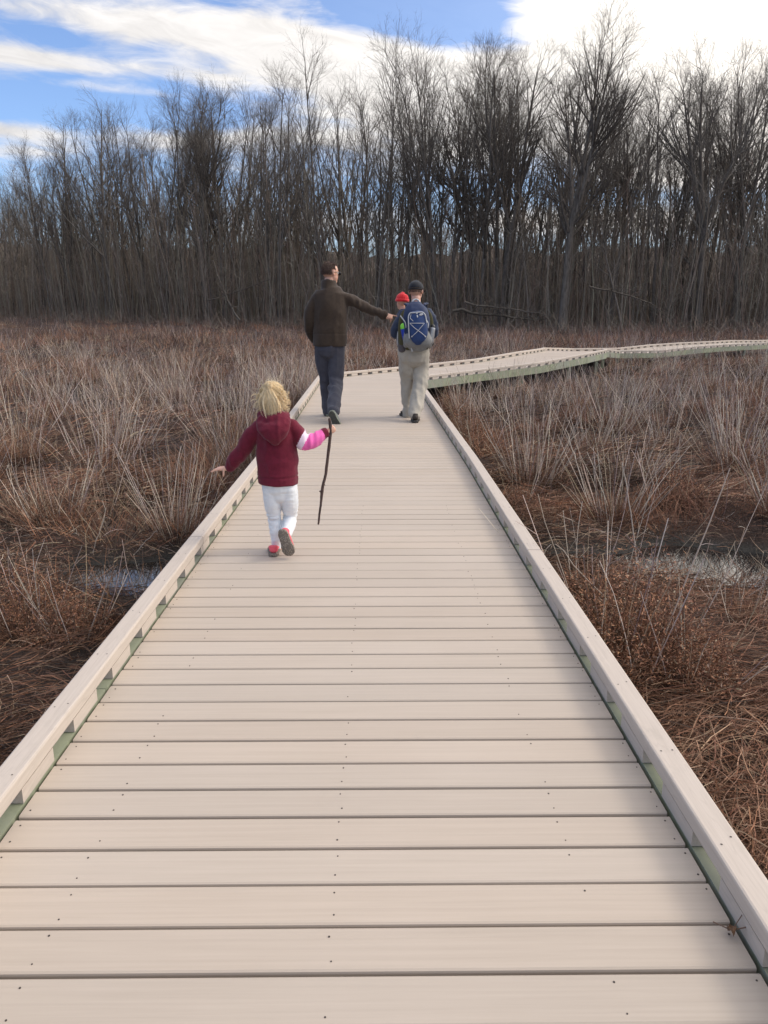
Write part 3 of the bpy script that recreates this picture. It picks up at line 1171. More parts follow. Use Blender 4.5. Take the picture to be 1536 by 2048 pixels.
def top_px(px):
    return np.interp(px, [-400, 0, 60, 150, 220, 330, 450, 560, 650, 750, 870, 1000, 1130, 1200, 1280, 1400, 1480, 1536, 1900],
                     [360, 350, 315, 215, 185, 175, 170, 150, 125, 130, 105, 90, 75, 95, 130, 100, 120, 150, 110])


def grow_tree(rng, H, r0, n1, start, ang, bushy, forks=0, lean=0.0):
    """bare tree: trunk curve(s), limbs, branches, twigs -> (trunk arrays, crown arrays)"""
    k0 = 11
    base = np.zeros((1, 3))
    base[0, 2] = -.4
    d = np.array([[lean, rng.normal(0, .03), 1.0]])
    TC = curve_from(base, d, np.array([H * .97 + .4]), k0, -.01, .035, rng)
    t = np.linspace(0, 1, k0)
    TR = (r0 * (1 - t) ** .8 + .02)[None]
    TR[0, 0] *= 1.35
    stems_C, stems_R = [TC[0]], [TR[0]]
    for q in range(forks):
        j = rng.integers(2, 5)
        a = rng.uniform(0, 6.28)
        dd = np.array([[math.cos(a) * .38, math.sin(a) * .38, 1.0]])
        L = (H - TC[0, j, 2]) * rng.uniform(.85, 1.0)
        C = curve_from(TC[0, j][None], dd, np.array([L]), k0, -.03, .04, rng)
        stems_C.append(C[0])
        stems_R.append(TR[0, j] * .75 * (1 - t) ** .8 + .018)
    SCv, SRv = np.array(stems_C), np.array(stems_R)
    tv, tf = strands(SCv, SRv, 7, np.array([[[1.0, .13, 0]]]))
    VV, FF, nv = [], [], 0

    def addc(C, R, m):
        nonlocal nv
        v, f = strands(C, R, m)
        VV.append(v)
        FF.append(f + nv)
        nv += len(v)

    def children(PC, PR, n_per, t0, L_of, ang_lo, ang_hi, k, up, wob, rmul, rmin, m, flat=0.0):
        """branches from the curves PC"""
        N, K, _ = PC.shape
        cnt = N * n_per
        par = np.repeat(np.arange(N), n_per)
        tt = t0 + (1 - t0) * rng.random(cnt) ** .9
        f = tt * (K - 1)
        i = np.clip(f.astype(int), 0, K - 2)
        fr = (f - i)[:, None]
        b = PC[par, i] * (1 - fr) + PC[par, i + 1] * fr
        pr = PR[par, i] * (1 - fr[:, 0]) + PR[par, i + 1] * fr[:, 0]
        ax = PC[par, i + 1] - PC[par, i]
        ax /= np.linalg.norm(ax, axis=1, keepdims=True)
        rnd = rng.normal(size=(cnt, 3))
        side = np.cross(ax, rnd)
        side /= np.linalg.norm(side, axis=1, keepdims=True)
        an = np.radians(rng.uniform(ang_lo, ang_hi, cnt))[:, None]
        d = ax * np.cos(an) + side * np.sin(an)
        L = L_of(tt, cnt) * rng.uniform(.65, 1.15, cnt)
        C = curve_from(b, d, L, k, -up, wob, rng)
        r = np.clip(pr * rmul, rmin, None)
        R = r[:, None] * np.linspace(1, .35, k)
        addc(C, R, m)
        return C, R
    LC, LR = children(SCv, SRv, n1, start, lambda tt, n: H * (.34 * (1 - tt) + .10), ang - 10, ang + 16, 7, .10, .07, .55, .03, 5)
    C2, R2 = children(LC, LR, bushy, .22, lambda tt, n: H * (.13 * (1 - tt) + .05), 22, 48, 5, .06, .09, .55, .012, 4)
    C3, R3 = children(C2, R2, 4, .15, lambda tt, n: H * (.05 * (1 - tt) + .03), 18, 46, 4, .05, .10, .55, .0065, 3)
    children(C3, R3, 3, .2, lambda tt, n: H * .028 + 0 * tt, 15, 45, 3, .04, .10, .6, .0037, 3)
    return (tv, tf), (np.concatenate(VV), np.concatenate(FF))


TREES = []
for q, (H, r0, n1, st, an, bu, fk, ln) in enumerate([
        (22, .22, 20, .26, 28, 4, 0, .00), (22, .17, 18, .32, 24, 5, 0, .03), (22, .27, 14, .24, 28, 5, 2, 0.0),
        (22, .13, 18, .36, 22, 4, 0, -.04), (22, .22, 14, .28, 30, 5, 1, .02), (22, .16, 18, .30, 24, 5, 1, -.02),
        (22, .36, 19, .26, 32, 7, 2, 0.0), (22, .11, 18, .30, 22, 4, 0, .02), (22, .14, 15, .38, 24, 4, 1, 0.05), (22, .22, 20, .26, 34, 4, 0, 0.0)]):
    rg = np.random.default_rng(500 + q)
    (tv, tf), (cv, cf) = grow_tree(rg, H, r0, n1, st, an, bu, fk, ln)
    a = np_mesh('trunk', tv, tf)
    a.materials.append(M_BARK)
    b = np_mesh('crown', cv, cf)
    b.materials.append(M_BARK)
    TREES.append((a, b))


def place_tree(q, px, D, H, rot, label, group, thick=1.0, tilt=0.0):
    p = W(px, 645, D)
    x, y = p[0], D
    z = float(height(np.array([x]), np.array([y]))[0])
    t = thing('bare_tree', label, 'tree', (x, y, z), group)
    s = H / 22.0
    t.scale = (s * thick, s * thick, s)
    t.rotation_euler = (0, tilt, rot)
    obj('trunk', TREES[q][0], None, t)
    obj('crown', TREES[q][1], None, t)
    return t


def tree_height(py, D):
    ang = TILT - math.atan((py - 1024) / FPX) * 1.0
    el = -(math.atan((py - 1024) / FPX) + TILT)
    return (math.tan(el) * D + H_CAM + .3) * .955


def make_trees():
    rng = np.random.default_rng(31)
    spec = [(225, 162, 9, 0, 1.0, 0, 'broad fan crowned tree at the left shoulder of the wood'),
            (105, 262, 7, -3, 1.0, -.10, 'thin pale leaning tree in the gap at the far left of the wood'),
            (335, 150, 5, 1, 1.0, 0, 'round topped tree right of the broad fan crowned one'),
            (450, 146, 0, 2, 1.0, 0, 'straight tree above the gap between girl and left marsh, dense top'),
            (560, 128, 4, 1, 1.0, 0, 'forked tree left of the thin spire'),
            (655, 72, 3, -1, 1.0, 0, 'thin spire that overtops its neighbours above the pointing man'),
            (755, 100, 1, 0, 1.0, 0, 'slender tree between the thin spire and the capped hiker'),
            (875, 66, 5, 0, 1.05, 0, 'tall feathery tree above the man with the backpack'),
            (940, 110, 8, 1, 1.0, 0, 'tree with upswept limbs right above the backpack'),
            (1005, 45, 2, 0, 1.0, 0, 'tall tree with several stems left of the thickest trunk'),
            (1125, 18, 6, -2, 1.0, 0, 'tallest tree of the wood with the thickest trunk and widest crown'),
            (1215, 95, 8, 0, 1.0, .08, 'slim tree leaning right beside the tallest one'),
            (1305, 125, 1, 0, 1.0, .05, 'lower slim tree in the dip of the skyline right of the tallest'),
            (1395, 58, 6, -1, .9, 0, 'broad vase shaped tree, second widest crown on the right'),
            (1465, 68, 2, 1, .9, 0, 'many stemmed tree next to the vase shaped one'),
            (1530, 128, 8, -1, 1.0, .14, 'long slanting tree at the right edge of the photo'),
            (1375, 330, 7, -4, 1.3, .30, 'dark thin trunk leaning strongly right in front of the wood'),
            (900, 420, 7, -3, 1.3, -.35, 'short curved trunk leaning left before the wood')]
    for (px, py, q, dd, th, tilt, lab) in spec:
        D = float(d_front(px)) + dd
        place_tree(q, px if abs(tilt) < .2 else px - 130 * np.sign(tilt), D, tree_height(py + 14, D) * .97, rng.uniform(0, 6.28), lab, None, th, tilt)
    G = 'bare trees standing in the wood'
    n = 0
    zones = [(250, 'bare leafless tree in the low left part of the wood'), (600, 'bare leafless tree in the dense wood left of the pointing man'),
             (900, 'bare leafless tree in the wood straight behind the two men'), (1250, 'bare leafless tree in the wood around the tallest trunk'),
             (3000, 'bare leafless tree at the right end of the wood')]
    N = 208
    for k in range(N):
        px = -330 + (k + rng.random()) / N * 2250
        D = float(d_front(px)) + 1 + 27 * rng.random() ** 1.4
        H = tree_height(float(top_px(px)), D) * rng.uniform(.66, .97)
        q = int(rng.choice(10, p=[.14, .14, .06, .16, .08, .12, .03, .12, .10, .05]))
        lab = [z[1] for z in zones if px < z[0]][0]
        place_tree(q, px, D, H, rng.uniform(0, 6.28), lab, G, rng.uniform(.8, 1.15), rng.normal(0, .03))


make_trees()


def make_woods():
    """what lies deeper: trunks, saplings and brush that read as one mass"""
    rng = np.random.default_rng(8)
    mb = MB()
    BARKS = [np.array([.25, .212, .172]), np.array([.19, .158, .125]), np.array([.30, .26, .215]), np.array([.215, .16, .125])]

    def pts(n, a, b, pw=1.0):
        px = rng.uniform(-420, 1980, n)
        D = d_front(px) + a + (b - a) * rng.random(n) ** pw
        x = (px - 768) / FPX * (D * math.cos(TILT) + .4) + D * math.tan(YAW)
        return px, x, D
    # tall poles behind
    n, k = 420, 6
    px, x, D = pts(n, 6, 75)
    D[:120] = D[:120] * 0 + rng.uniform(150, 215, 120)
    x[:120] = (px[:120] - 768) / FPX * (D[:120] * math.cos(TILT) + .4) + D[:120] * math.tan(YAW)
    L = (np.tan(-(np.arctan((top_px(px) - 1024) / FPX) + TILT)) * np.minimum(D, 100)) * rng.uniform(.5, .85, n)
    d = np.concatenate([rng.normal(0, .05, (n, 2)), np.ones((n, 1))], 1)
    C = curve_from(np.stack([x, D, height(x, D) - .3], -1), d, L, k, -.005, .035, rng)
    R = rng.uniform(.05, .15, n)[:, None] * np.linspace(1, .12, k)
    V, F = strands(C, R, 5)
    cl = pick(n, BARKS, [.3, .3, .2, .2], rng)
    mb.add(V, F, 0, np.repeat(cl, k * 5, 0))
    # their upper branches
    nb = 16
    par = np.repeat(np.arange(n), nb)
    i = rng.integers(2, k, n * nb)
    b = C[par, i]
    dd = np.concatenate([rng.normal(0, .5, (n * nb, 2)), np.ones((n * nb, 1))], 1)
    C2 = curve_from(b, dd, rng.uniform(1.2, 4.0, n * nb), 4, -.03, .12, rng)
    R2 = np.repeat(rng.uniform(.008, .022, n * nb)[:, None], 4, 1) * np.linspace(1, .4, 4)
    V, F = strands(C2, R2, 3)
    mb.add(V, F, 0, np.repeat(cl[par], 12, 0))
    # saplings
    n, k = 15000, 5
    px, x, D = pts(n, -2, 55, 1.2)
    px[:3500] = rng.uniform(-420, 620, 3500)
    D[:3500] = d_front(px[:3500]) + rng.uniform(-1, 45, 3500)
    x[:3500] = (px[:3500] - 768) / FPX * (D[:3500] * math.cos(TILT) + .4) + D[:3500] * math.tan(YAW)
    L = rng.uniform(3.5, 13.5, n) * np.interp(px, [0, 150, 500, 700, 2000], [1.05, 1.35, 1.3, 1, 1])
    d = np.concatenate([rng.normal(0, .10, (n, 2)), np.ones((n, 1))], 1)
    C = curve_from(np.stack([x, D, height(x, D) - .2], -1), d, L, k, .0, .05, rng)
    R = rng.uniform(.015, .055, n)[:, None] * np.linspace(1, .25, k)
    V, F = strands(C, R, 3)
    cl = pick(n, BARKS, [.3, .25, .2, .25], rng)
    mb.add(V, F, 0, np.repeat(cl, k * 3, 0))
    nb = 9
    par = np.repeat(np.arange(n), nb)
    i = rng.integers(1, k, n * nb)
    dd = np.concatenate([rng.normal(0, .7, (n * nb, 2)), np.full((n * nb, 1), .8)], 1)
    C2 = curve_from(C[par, i], dd, rng.uniform(.5, 2.4, n * nb), 4, -.01, .18, rng)
    R2 = np.repeat(rng.uniform(.006, .018, n * nb)[:, None], 4, 1) * np.linspace(1, .5, 4)
    V, F = strands(C2, R2, 2)
    mb.add(V, F, 0, np.repeat(cl[par], 8, 0))
    # brush at the foot
    n, k = 26000, 4
    px, x, D = pts(n, -7, 40, 1.4)
    a = rng.uniform(0, 6.28, n)
    d = np.stack([np.cos(a) * .7, np.sin(a) * .7, rng.uniform(.3, 1.2, n)], -1)
    C = curve_from(np.stack([x, D, height(x, D) - .1], -1), d, rng.uniform(.6, 2.6, n), k, .08, .2, rng)
    R = np.repeat(rng.uniform(.006, .016, n)[:, None], k, 1) * np.linspace(1, .5, k)
    V, F = strands(C, R, 2)
    cl = pick(n, [BARKS[0], BARKS[1], np.array([.22, .15, .115]), np.array([.20, .13, .10])], [.25, .35, .2, .2], rng)
    mb.add(V, F, 0, np.repeat(cl, k * 2, 0))
    o = obj('woods', mb.mesh('woods'), M_WOODS)
    tag(o, 'dense mass of bare trunks, saplings and brush deep in the wood', 'woods', kind='stuff')


make_woods()


def make_fallen():
    rng = np.random.default_rng(3)
    spec = [([(905, 620), (960, 628), (1030, 636), (1085, 640)], 66, .13, 'long fallen branch lying before the wood right of the hikers'),
            ([(930, 606), (1000, 616), (1060, 622), (1110, 634)], 67, .08, 'thinner fallen branch propped above the long one'),
            ([(480, 640), (455, 600), (440, 560), (425, 520)], 76, .09, 'pale twisted branch rising from the brush left of the pointing man'),
            ([(415, 600), (450, 592), (490, 578), (540, 560)], 76, .06, 'pale crooked bough hanging in the brush left of the pointing man'),
            ([(1180, 575), (1240, 585), (1300, 606), (1340, 640)], 62, .07, 'bleached slanting branch at the wood edge far right')]
    for pts, D, r, lab in spec:
        P = np.array([W(a, b, D + rng.uniform(-.6, .6)) for a, b in pts])
        C = np.array([P[0] * (1 - t) + P[-1] * t for t in np.linspace(0, 1, 10)])
        tt = np.linspace(0, 3, 10)
        for c in range(3):
            C[:, c] = np.interp(tt, np.arange(4), P[:, c])
        C = C + rng.normal(0, .05, C.shape)
        V, F = strands(C[None], (r * np.linspace(1, .35, 10))[None], 6)
        par = np.repeat(np.arange(2, 10), 5)
        d = rng.normal(0, 1, (len(par), 3))
        d[:, 2] = np.abs(d[:, 2]) * .7
        C2 = curve_from(C[par], d, rng.uniform(.7, 2.2, len(par)), 5, .03, .22, rng)
        R2 = np.repeat((r * .35 * np.linspace(1, .4, 10))[par][:, None], 5, 1) * np.linspace(1, .4, 5)
        V2, F2 = strands(C2, R2, 4)
        V = np.concatenate([V, V2])
        F = np.concatenate([F, F2 + len(C) * 6])
        o = obj('fallen_branch', np_mesh('fallen_branch', V - C[0], F, np.tile(np.array([.14, .12, .10]) * rng.uniform(.6, 1.1), (len(V), 1))), M_WOODS, None, C[0])
        tag(o, lab, 'branch')


make_fallen()
# ------------------------------------------------------------------ people
def unit(v):
    v = np.asarray(v, float)
    return v / (np.linalg.norm(v) + 1e-12)


def loft(P, rx, ry=None, ref=(0, 1, 0), m=18, sub=5, roundcap=(True, True)):
    """closed tube through points P; rx across, ry along the ref direction"""
    P = np.asarray(P, float)
    n = len(P)
    rx = np.asarray(rx, float) * np.ones(n)
    ry = rx if ry is None else np.asarray(ry, float) * np.ones(n)
    t = np.linspace(0, n - 1, (n - 1) * sub + 1)
    i = np.clip(t.astype(int), 0, n - 2)
    f = t - i

    def cr(A):
        A = np.asarray(A, float)
        A = A if A.ndim > 1 else A[:, None]
        a0, a1, a2, a3 = A[np.clip(i - 1, 0, n - 1)], A[i], A[i + 1], A[np.clip(i + 2, 0, n - 1)]
        g = f[:, None]
        return .5 * (2 * a1 + (a2 - a0) * g + (2 * a0 - 5 * a1 + 4 * a2 - a3) * g ** 2 + (3 * a1 - a0 - 3 * a2 + a3) * g ** 3)
    C = cr(P)
    X = cr(rx)[:, 0]
    Y = cr(ry)[:, 0]
    T = np.gradient(C, axis=0)
    T /= np.linalg.norm(T, axis=1, keepdims=True) + 1e-12
    rings = []
    if roundcap[0]:
        for a in (80, 55, 28):
            a = math.radians(a)
            q = min(X[0], Y[0])
            rings.append((C[0] - T[0] * q * math.sin(a), X[0] * math.cos(a), Y[0] * math.cos(a), T[0]))
    for k in range(len(C)):
        rings.append((C[k], X[k], Y[k], T[k]))
    if roundcap[1]:
        for a in (28, 55, 80):
            a = math.radians(a)
            q = min(X[-1], Y[-1])
            rings.append((C[-1] + T[-1] * q * math.sin(a), X[-1] * math.cos(a), Y[-1] * math.cos(a), T[-1]))
    ang = np.arange(m) * 2 * math.pi / m
    V = []
    rf = np.asarray(ref, float)
    for c, a, b, tt in rings:
        u = np.cross(tt, rf)
        if np.linalg.norm(u) < 1e-3:
            u = np.cross(tt, (.31, .2, .93))
        u = unit(u)
        w = unit(np.cross(u, tt))
        V.append(c + a * np.cos(ang)[:, None] * u + b * np.sin(ang)[:, None] * w)
    V = np.concatenate(V)
    nr = len(rings)
    idx = np.arange(nr * m).reshape(nr, m)
    nx = np.roll(idx, -1, axis=1)
    F = [np.stack([idx[:-1], nx[:-1], nx[1:], idx[1:]], -1).reshape(-1, 4), np.stack([idx[0][::-1], idx[-1]])]
    return V, F


def ball(c, r, axes=None, m=20, n=12):
    r = np.asarray(r, float) * np.ones(3)
    A = np.eye(3) if axes is None else np.array([unit(a) for a in axes])
    V = []
    for k in range(1, n):
        th = math.pi * k / n
        for j in range(m):
            ph = 2 * math.pi * j / m
            p = np.array([math.sin(th) * math.cos(ph), math.sin(th) * math.sin(ph), math.cos(th)]) * r
            V.append(np.asarray(c) + p @ A)
    V.append(np.asarray(c) + np.array([0, 0, r[2]]) @ A)
    V.append(np.asarray(c) - np.array([0, 0, r[2]]) @ A)
    idx = np.arange((n - 1) * m).reshape(n - 1, m)
    nx = np.roll(idx, -1, axis=1)
    F4 = np.stack([idx[:-1], idx[1:], nx[1:], nx[:-1]], -1).reshape(-1, 4)
    top, bot = (n - 1) * m, (n - 1) * m + 1
    j = np.arange(m)
    F3 = np.concatenate([np.stack([np.full(m, top), idx[0], np.roll(idx[0], -1)], -1),
                         np.stack([np.full(m, bot), np.roll(idx[-1], -1), idx[-1]], -1)])
    return np.array(V), [F4, F3]


def fuse(pieces, voxel, smooth=4, name='fused', fac=.5):
    """one continuous surface from overlapping closed pieces -> verts, quads"""
    mb = MB()
    for V, F in pieces:
        mb.add(V, F)
    me = mb.mesh(name)
    o = bpy.data.objects.new(name, me)
    COL.objects.link(o)
    r = o.modifiers.new('remesh', 'REMESH')
    r.mode = 'VOXEL'
    r.voxel_size = voxel
    r.adaptivity = 0
    if smooth:
        s = o.modifiers.new('smooth', 'SMOOTH')
        s.factor = fac
        s.iterations = smooth
    dg = bpy.context.evaluated_depsgraph_get()
    ev = o.evaluated_get(dg)
    m2 = ev.to_mesh()
    V = np.zeros(len(m2.vertices) * 3)
    m2.vertices.foreach_get("co", V)
    Nn = np.zeros(len(m2.vertices) * 3)
    m2.vertices.foreach_get("normal", Nn)
    L = np.zeros(len(m2.loops), np.int32)
    m2.loops.foreach_get("vertex_index", L)
    tot = np.zeros(len(m2.polygons), np.int32)
    m2.polygons.foreach_get("loop_total", tot)
    st = np.zeros(len(m2.polygons), np.int32)
    m2.polygons.foreach_get("loop_start", st)
    Fq = np.array([L[st[tot == 4] + k] for k in range(4)]).T
    ev.to_mesh_clear()
    bpy.data.objects.remove(o)
    bpy.data.meshes.remove(me)
    return V.reshape(-1, 3), Fq, Nn.reshape(-1, 3)


def wrinkle(V, N, amp, scale, seed=0, stretch=(1, 1, 1)):
    st = np.array(stretch)
    n = lattice_noise3(V * scale * st, seed) + .5 * lattice_noise3(V * scale * 2.1 * st, seed + 1)
    ridge = 1 - np.abs(lattice_noise3(V * scale * 1.3 * st + 5, seed + 3)) * 2
    return V + N * (amp * (.6 * n + .5 * ridge))[:, None]


def put(name, VFN, mats, parent=None, org=(0, 0, 0), midx=None, smooth=True):
    V, F = VFN[0], VFN[1]
    return obj(name, np_mesh(name, np.asarray(V) - np.asarray(org), F, None, smooth, midx), mats, parent)


def raw(name, pieces, mats, parent, org, midx=None, smooth=True):
    mb = MB()
    for k, (V, F) in enumerate(pieces):
        mb.add(V, F, 0 if midx is None else midx[k])
    return obj(name, mb.mesh(name, org, smooth), mats, parent)


def hand(w, d, nrm, L, thumb_side, curls, thumb_dir=None, spread=.12):
    """palm, four fingers and a thumb as closed pieces. d: towards the fingers, nrm: where the palm faces"""
    d = unit(d)
    nrm = unit(np.asarray(nrm) - d * np.dot(nrm, d))
    a = np.cross(d, nrm) * thumb_side          # across the palm, towards the thumb
    w = np.asarray(w, float)
    out = [loft([w - d * .12 * L, w + d * .1 * L, w + d * .32 * L, w + d * .50 * L], [.15 * L, .19 * L, .225 * L, .21 * L], [.12 * L, .12 * L, .11 * L, .085 * L], nrm, 14, 4)]
    for k, (o_, fl) in enumerate(((.155, .43), (.052, .48), (-.052, .45), (-.150, .35))):
        p = w + d * (.49 - .02 * abs(k - 1)) * L + a * o_ * L
        dd = unit(d + a * spread * (1.5 - k) * .8)
        pts = [p - dd * .08 * L, p]
        cur = curls[k]
        cd = dd
        for seg, fr in enumerate((.45, .31, .24)):
            c_, s_ = math.cos(cur), math.sin(cur)
            cd = unit(cd * c_ + nrm * s_)
            nr2 = unit(nrm - cd * np.dot(nrm, cd))
            p = p + cd * fl * fr * L
            pts.append(p)
        out.append(loft(pts, [.05 * L, .052 * L, .047 * L, .042 * L, .034 * L], None, a, 10, 3))
    td = unit(thumb_dir) if thumb_dir is not None else unit(d * .65 + a * .75 + nrm * .35)
    b = w + d * .13 * L + a * .15 * L
    out.append(loft([b - td * .06 * L, b + td * .17 * L, b + td * .31 * L + d * .02 * L, b + td * .40 * L + d * .06 * L], [.075 * L, .066 * L, .055 * L, .04 * L], None, nrm, 10, 3))
    return out


def head(c, fwd, up, H, ears=True):
    """head pieces round the centre c (mid height); H = chin to crown"""
    up = unit(up)
    fwd = unit(np.asarray(fwd, float) - up * np.dot(fwd, up))
    rt = np.cross(fwd, up)
    A = (rt, fwd, up)
    o = lambda r, f, u: np.asarray(c) + (rt * r + fwd * f + up * u) * H
    P = [ball(o(0, -.045, .13), (.325 * H, .405 * H, .365 * H), A),
         ball(o(0, .10, -.12), (.265 * H, .27 * H, .30 * H), A),
         ball(o(0, .17, -.33), (.17 * H, .17 * H, .15 * H), A),
         ball(o(0, .345, .0), (.05 * H, .06 * H, .10 * H), A),
         ball(o(0, .385, -.06), (.055 * H, .07 * H, .045 * H), A),
         ball(o(0, .31, .08), (.20 * H, .06 * H, .04 * H), A),
         ball(o(0, .325, -.20), (.10 * H, .04 * H, .030 * H), A),
         ball(o(0, .315, -.245), (.085 * H, .04 * H, .03 * H), A)]
    if ears:
        for s in (-1, 1):
            P.append(ball(o(s * .335, -.03, .0), (.035 * H, .075 * H, .13 * H), (rt * 1.0 + fwd * s * .3, fwd - rt * s * .3, up)))
            P.append(ball(o(s * .32, .0, -.08), (.03 * H, .04 * H, .05 * H), A))
    eyes = [ball(o(s * .145, .292, .02), .052 * H, A, 12, 8) for s in (-1, 1)]
    return P, eyes, o, A


def shoe(heel, toe, solen, L, wid, thick, hgt, lift=0.0):
    """sole and upper. heel/toe: ends of the sole's underside; solen: unit normal from sole up into the foot"""
    heel = np.asarray(heel, float)
    d = unit(np.asarray(toe) - heel)
    u = unit(np.asarray(solen) - d * np.dot(solen, d))
    s = np.cross(d, u)
    t = np.array([0, .06, .18, .35, .5, .65, .8, .92, .98, 1.0])
    hw = np.array([.30, .62, .80, .78, .82, .96, 1.0, .78, .45, .2]) * wid / 2
    ring = [heel + d * L * a + s * b for a, b in zip(t, hw)] + [heel + d * L * a - s * b for a, b in zip(t[::-1], hw[::-1])]
    ring = np.array(ring)
    n = len(ring)
    lay = []
    cen = ring.mean(0)
    for k, (z, sc) in enumerate(((0, .95), (.12, 1.0), (.85, 1.02), (1.0, .97))):
        q = cen + (ring - cen) * sc
        tc = ((ring - heel) @ d) / L
        toe_up = np.clip((tc - .75) / .25, 0, 1) ** 2 * lift
        lay.append(q + u * (z * thick) + u * toe_up[:, None])
    V = np.concatenate(lay)
    idx = np.arange(4 * n).reshape(4, n)
    nx = np.roll(idx, -1, axis=1)
    sole = (V, [np.stack([idx[:-1], nx[:-1], nx[1:], idx[1:]], -1).reshape(-1, 4)[:, ::-1], np.stack([idx[0], idx[-1][::-1]])])
    b = heel + u * thick * .9
    ry = np.array([.42, .43, .33, .25, .15]) * hgt
    rx = np.array([.33, .37, .42, .44, .33]) * wid
    up = [loft([b + d * L * a + u * r for a, r in zip((.17, .35, .55, .74, .87), ry)], rx, ry, u, 16, 4),
          loft([b + d * L * .22 + u * hgt * .45, b + d * L * .23 + u * hgt * .95], [wid * .33, wid * .33], [L * .14, L * .13], d, 16, 4, (True, False))]
    return sole, up


def sole_mat(name, c):
    def fn(g, p):
        tc = g.n('ShaderNodeTexCoord').outputs['Object']
        v = g.n('ShaderNodeTexVoronoi')
        g.link(tc, v.inputs['Vector'])
        v.inputs['Scale'].default_value = 95
        e = g.maprange(v.outputs['Distance'], .25, .6)
        g.link(g.mix(e, (*c, 1), (*[x * .55 for x in c], 1)), p.inputs['Base Color'])
        p.inputs['Roughness'].default_value = .8
        bump(g, p, e, -.003)
    return mat(name, fn)


def skin_mat(name, c, c2):
    def fn(g, p):
        tc = g.n('ShaderNodeTexCoord').outputs['Object']
        n = g.noise(tc, 28, 4)
        g.link(g.mix(g.maprange(n, .3, .7), (*c, 1), (*c2, 1)), p.inputs['Base Color'])
        p.inputs['Roughness'].default_value = .5
        p.inputs['Subsurface Weight'].default_value = .12
        p.inputs['Subsurface Scale'].default_value = .01
    return mat(name, fn)


M_SKIN = skin_mat('skin', (.62, .36, .26), (.58, .31, .22))
M_SKIN_KID = skin_mat('fair_skin', (.68, .40, .29), (.64, .35, .25))
M_EYE = plain('eye_white', (.7, .68, .65), .2)
M_HAIR = colattr('hair_strands', .45, .5)


def hair_shell(name, c, A, H, col, parent, org, strandn, length, rng, low=-.05, seed=0):
    """short hair: many small strands laid over the skull"""
    rt, fwd, up = A
    u = rng.normal(size=(strandn * 3, 3))
    u /= np.linalg.norm(u, axis=1, keepdims=True)
    lo = np.where(u[:, 1] > .25, .62, np.where(u[:, 1] > -.2, .12, low - .42))
    keep = (u[:, 2] > lo)
    u = u[keep][:strandn]
    r = np.array([.325, .405, .365]) * H * 1.005
    ctr = np.asarray(c) + (fwd * -.045 + up * .13) * H
    M = np.stack([rt, fwd, up])
    base = ctr + (u * r) @ M
    nrm = unit_rows((u / r) @ M)
    down = -up + nrm * .25
    down = down - nrm * np.sum(down * nrm, 1, keepdims=True)
    d = unit_rows(down) * .8 + nrm * .45 + rng.normal(0, .25, base.shape)
    C = curve_from(base, d, rng.uniform(.6, 1, len(base)) * length, 4, .12, .1, rng)
    R = np.repeat(rng.uniform(.0016, .003, len(base))[:, None], 4, 1) * np.linspace(1, .5, 4)
    V, F = strands(C, R, 3)
    cl = np.asarray(col) * (1 + rng.uniform(-.3, .3, (len(base), 1)))
    b, bf = ball(ctr + up * .01 * H, r * 1.012, A, 24, 14)
    keepv = (((b - ctr) @ M.T) / r)
    lo2 = np.where(keepv[:, 1] > .3, .55, np.where(keepv[:, 1] > -.2, .12, low - .4))
    ok = keepv[:, 2] > lo2
    bf = [f[ok[f].all(1)] for f in bf]
    mb = MB()
    mb.add(V, F, 0, np.repeat(cl, 12, 0))
    mb.add(b, bf, 0, np.asarray(col) * .8)
    return obj(name, mb.mesh(name, org), M_HAIR, parent)


def unit_rows(a):
    return a / (np.linalg.norm(a, axis=1, keepdims=True) + 1e-12)


def seg_param(V, a, b):
    d = b - a
    t = ((V - a) @ d) / (d @ d)
    dist = np.linalg.norm(V - a - np.clip(t, 0, 1)[:, None] * d, axis=1)
    return t, dist


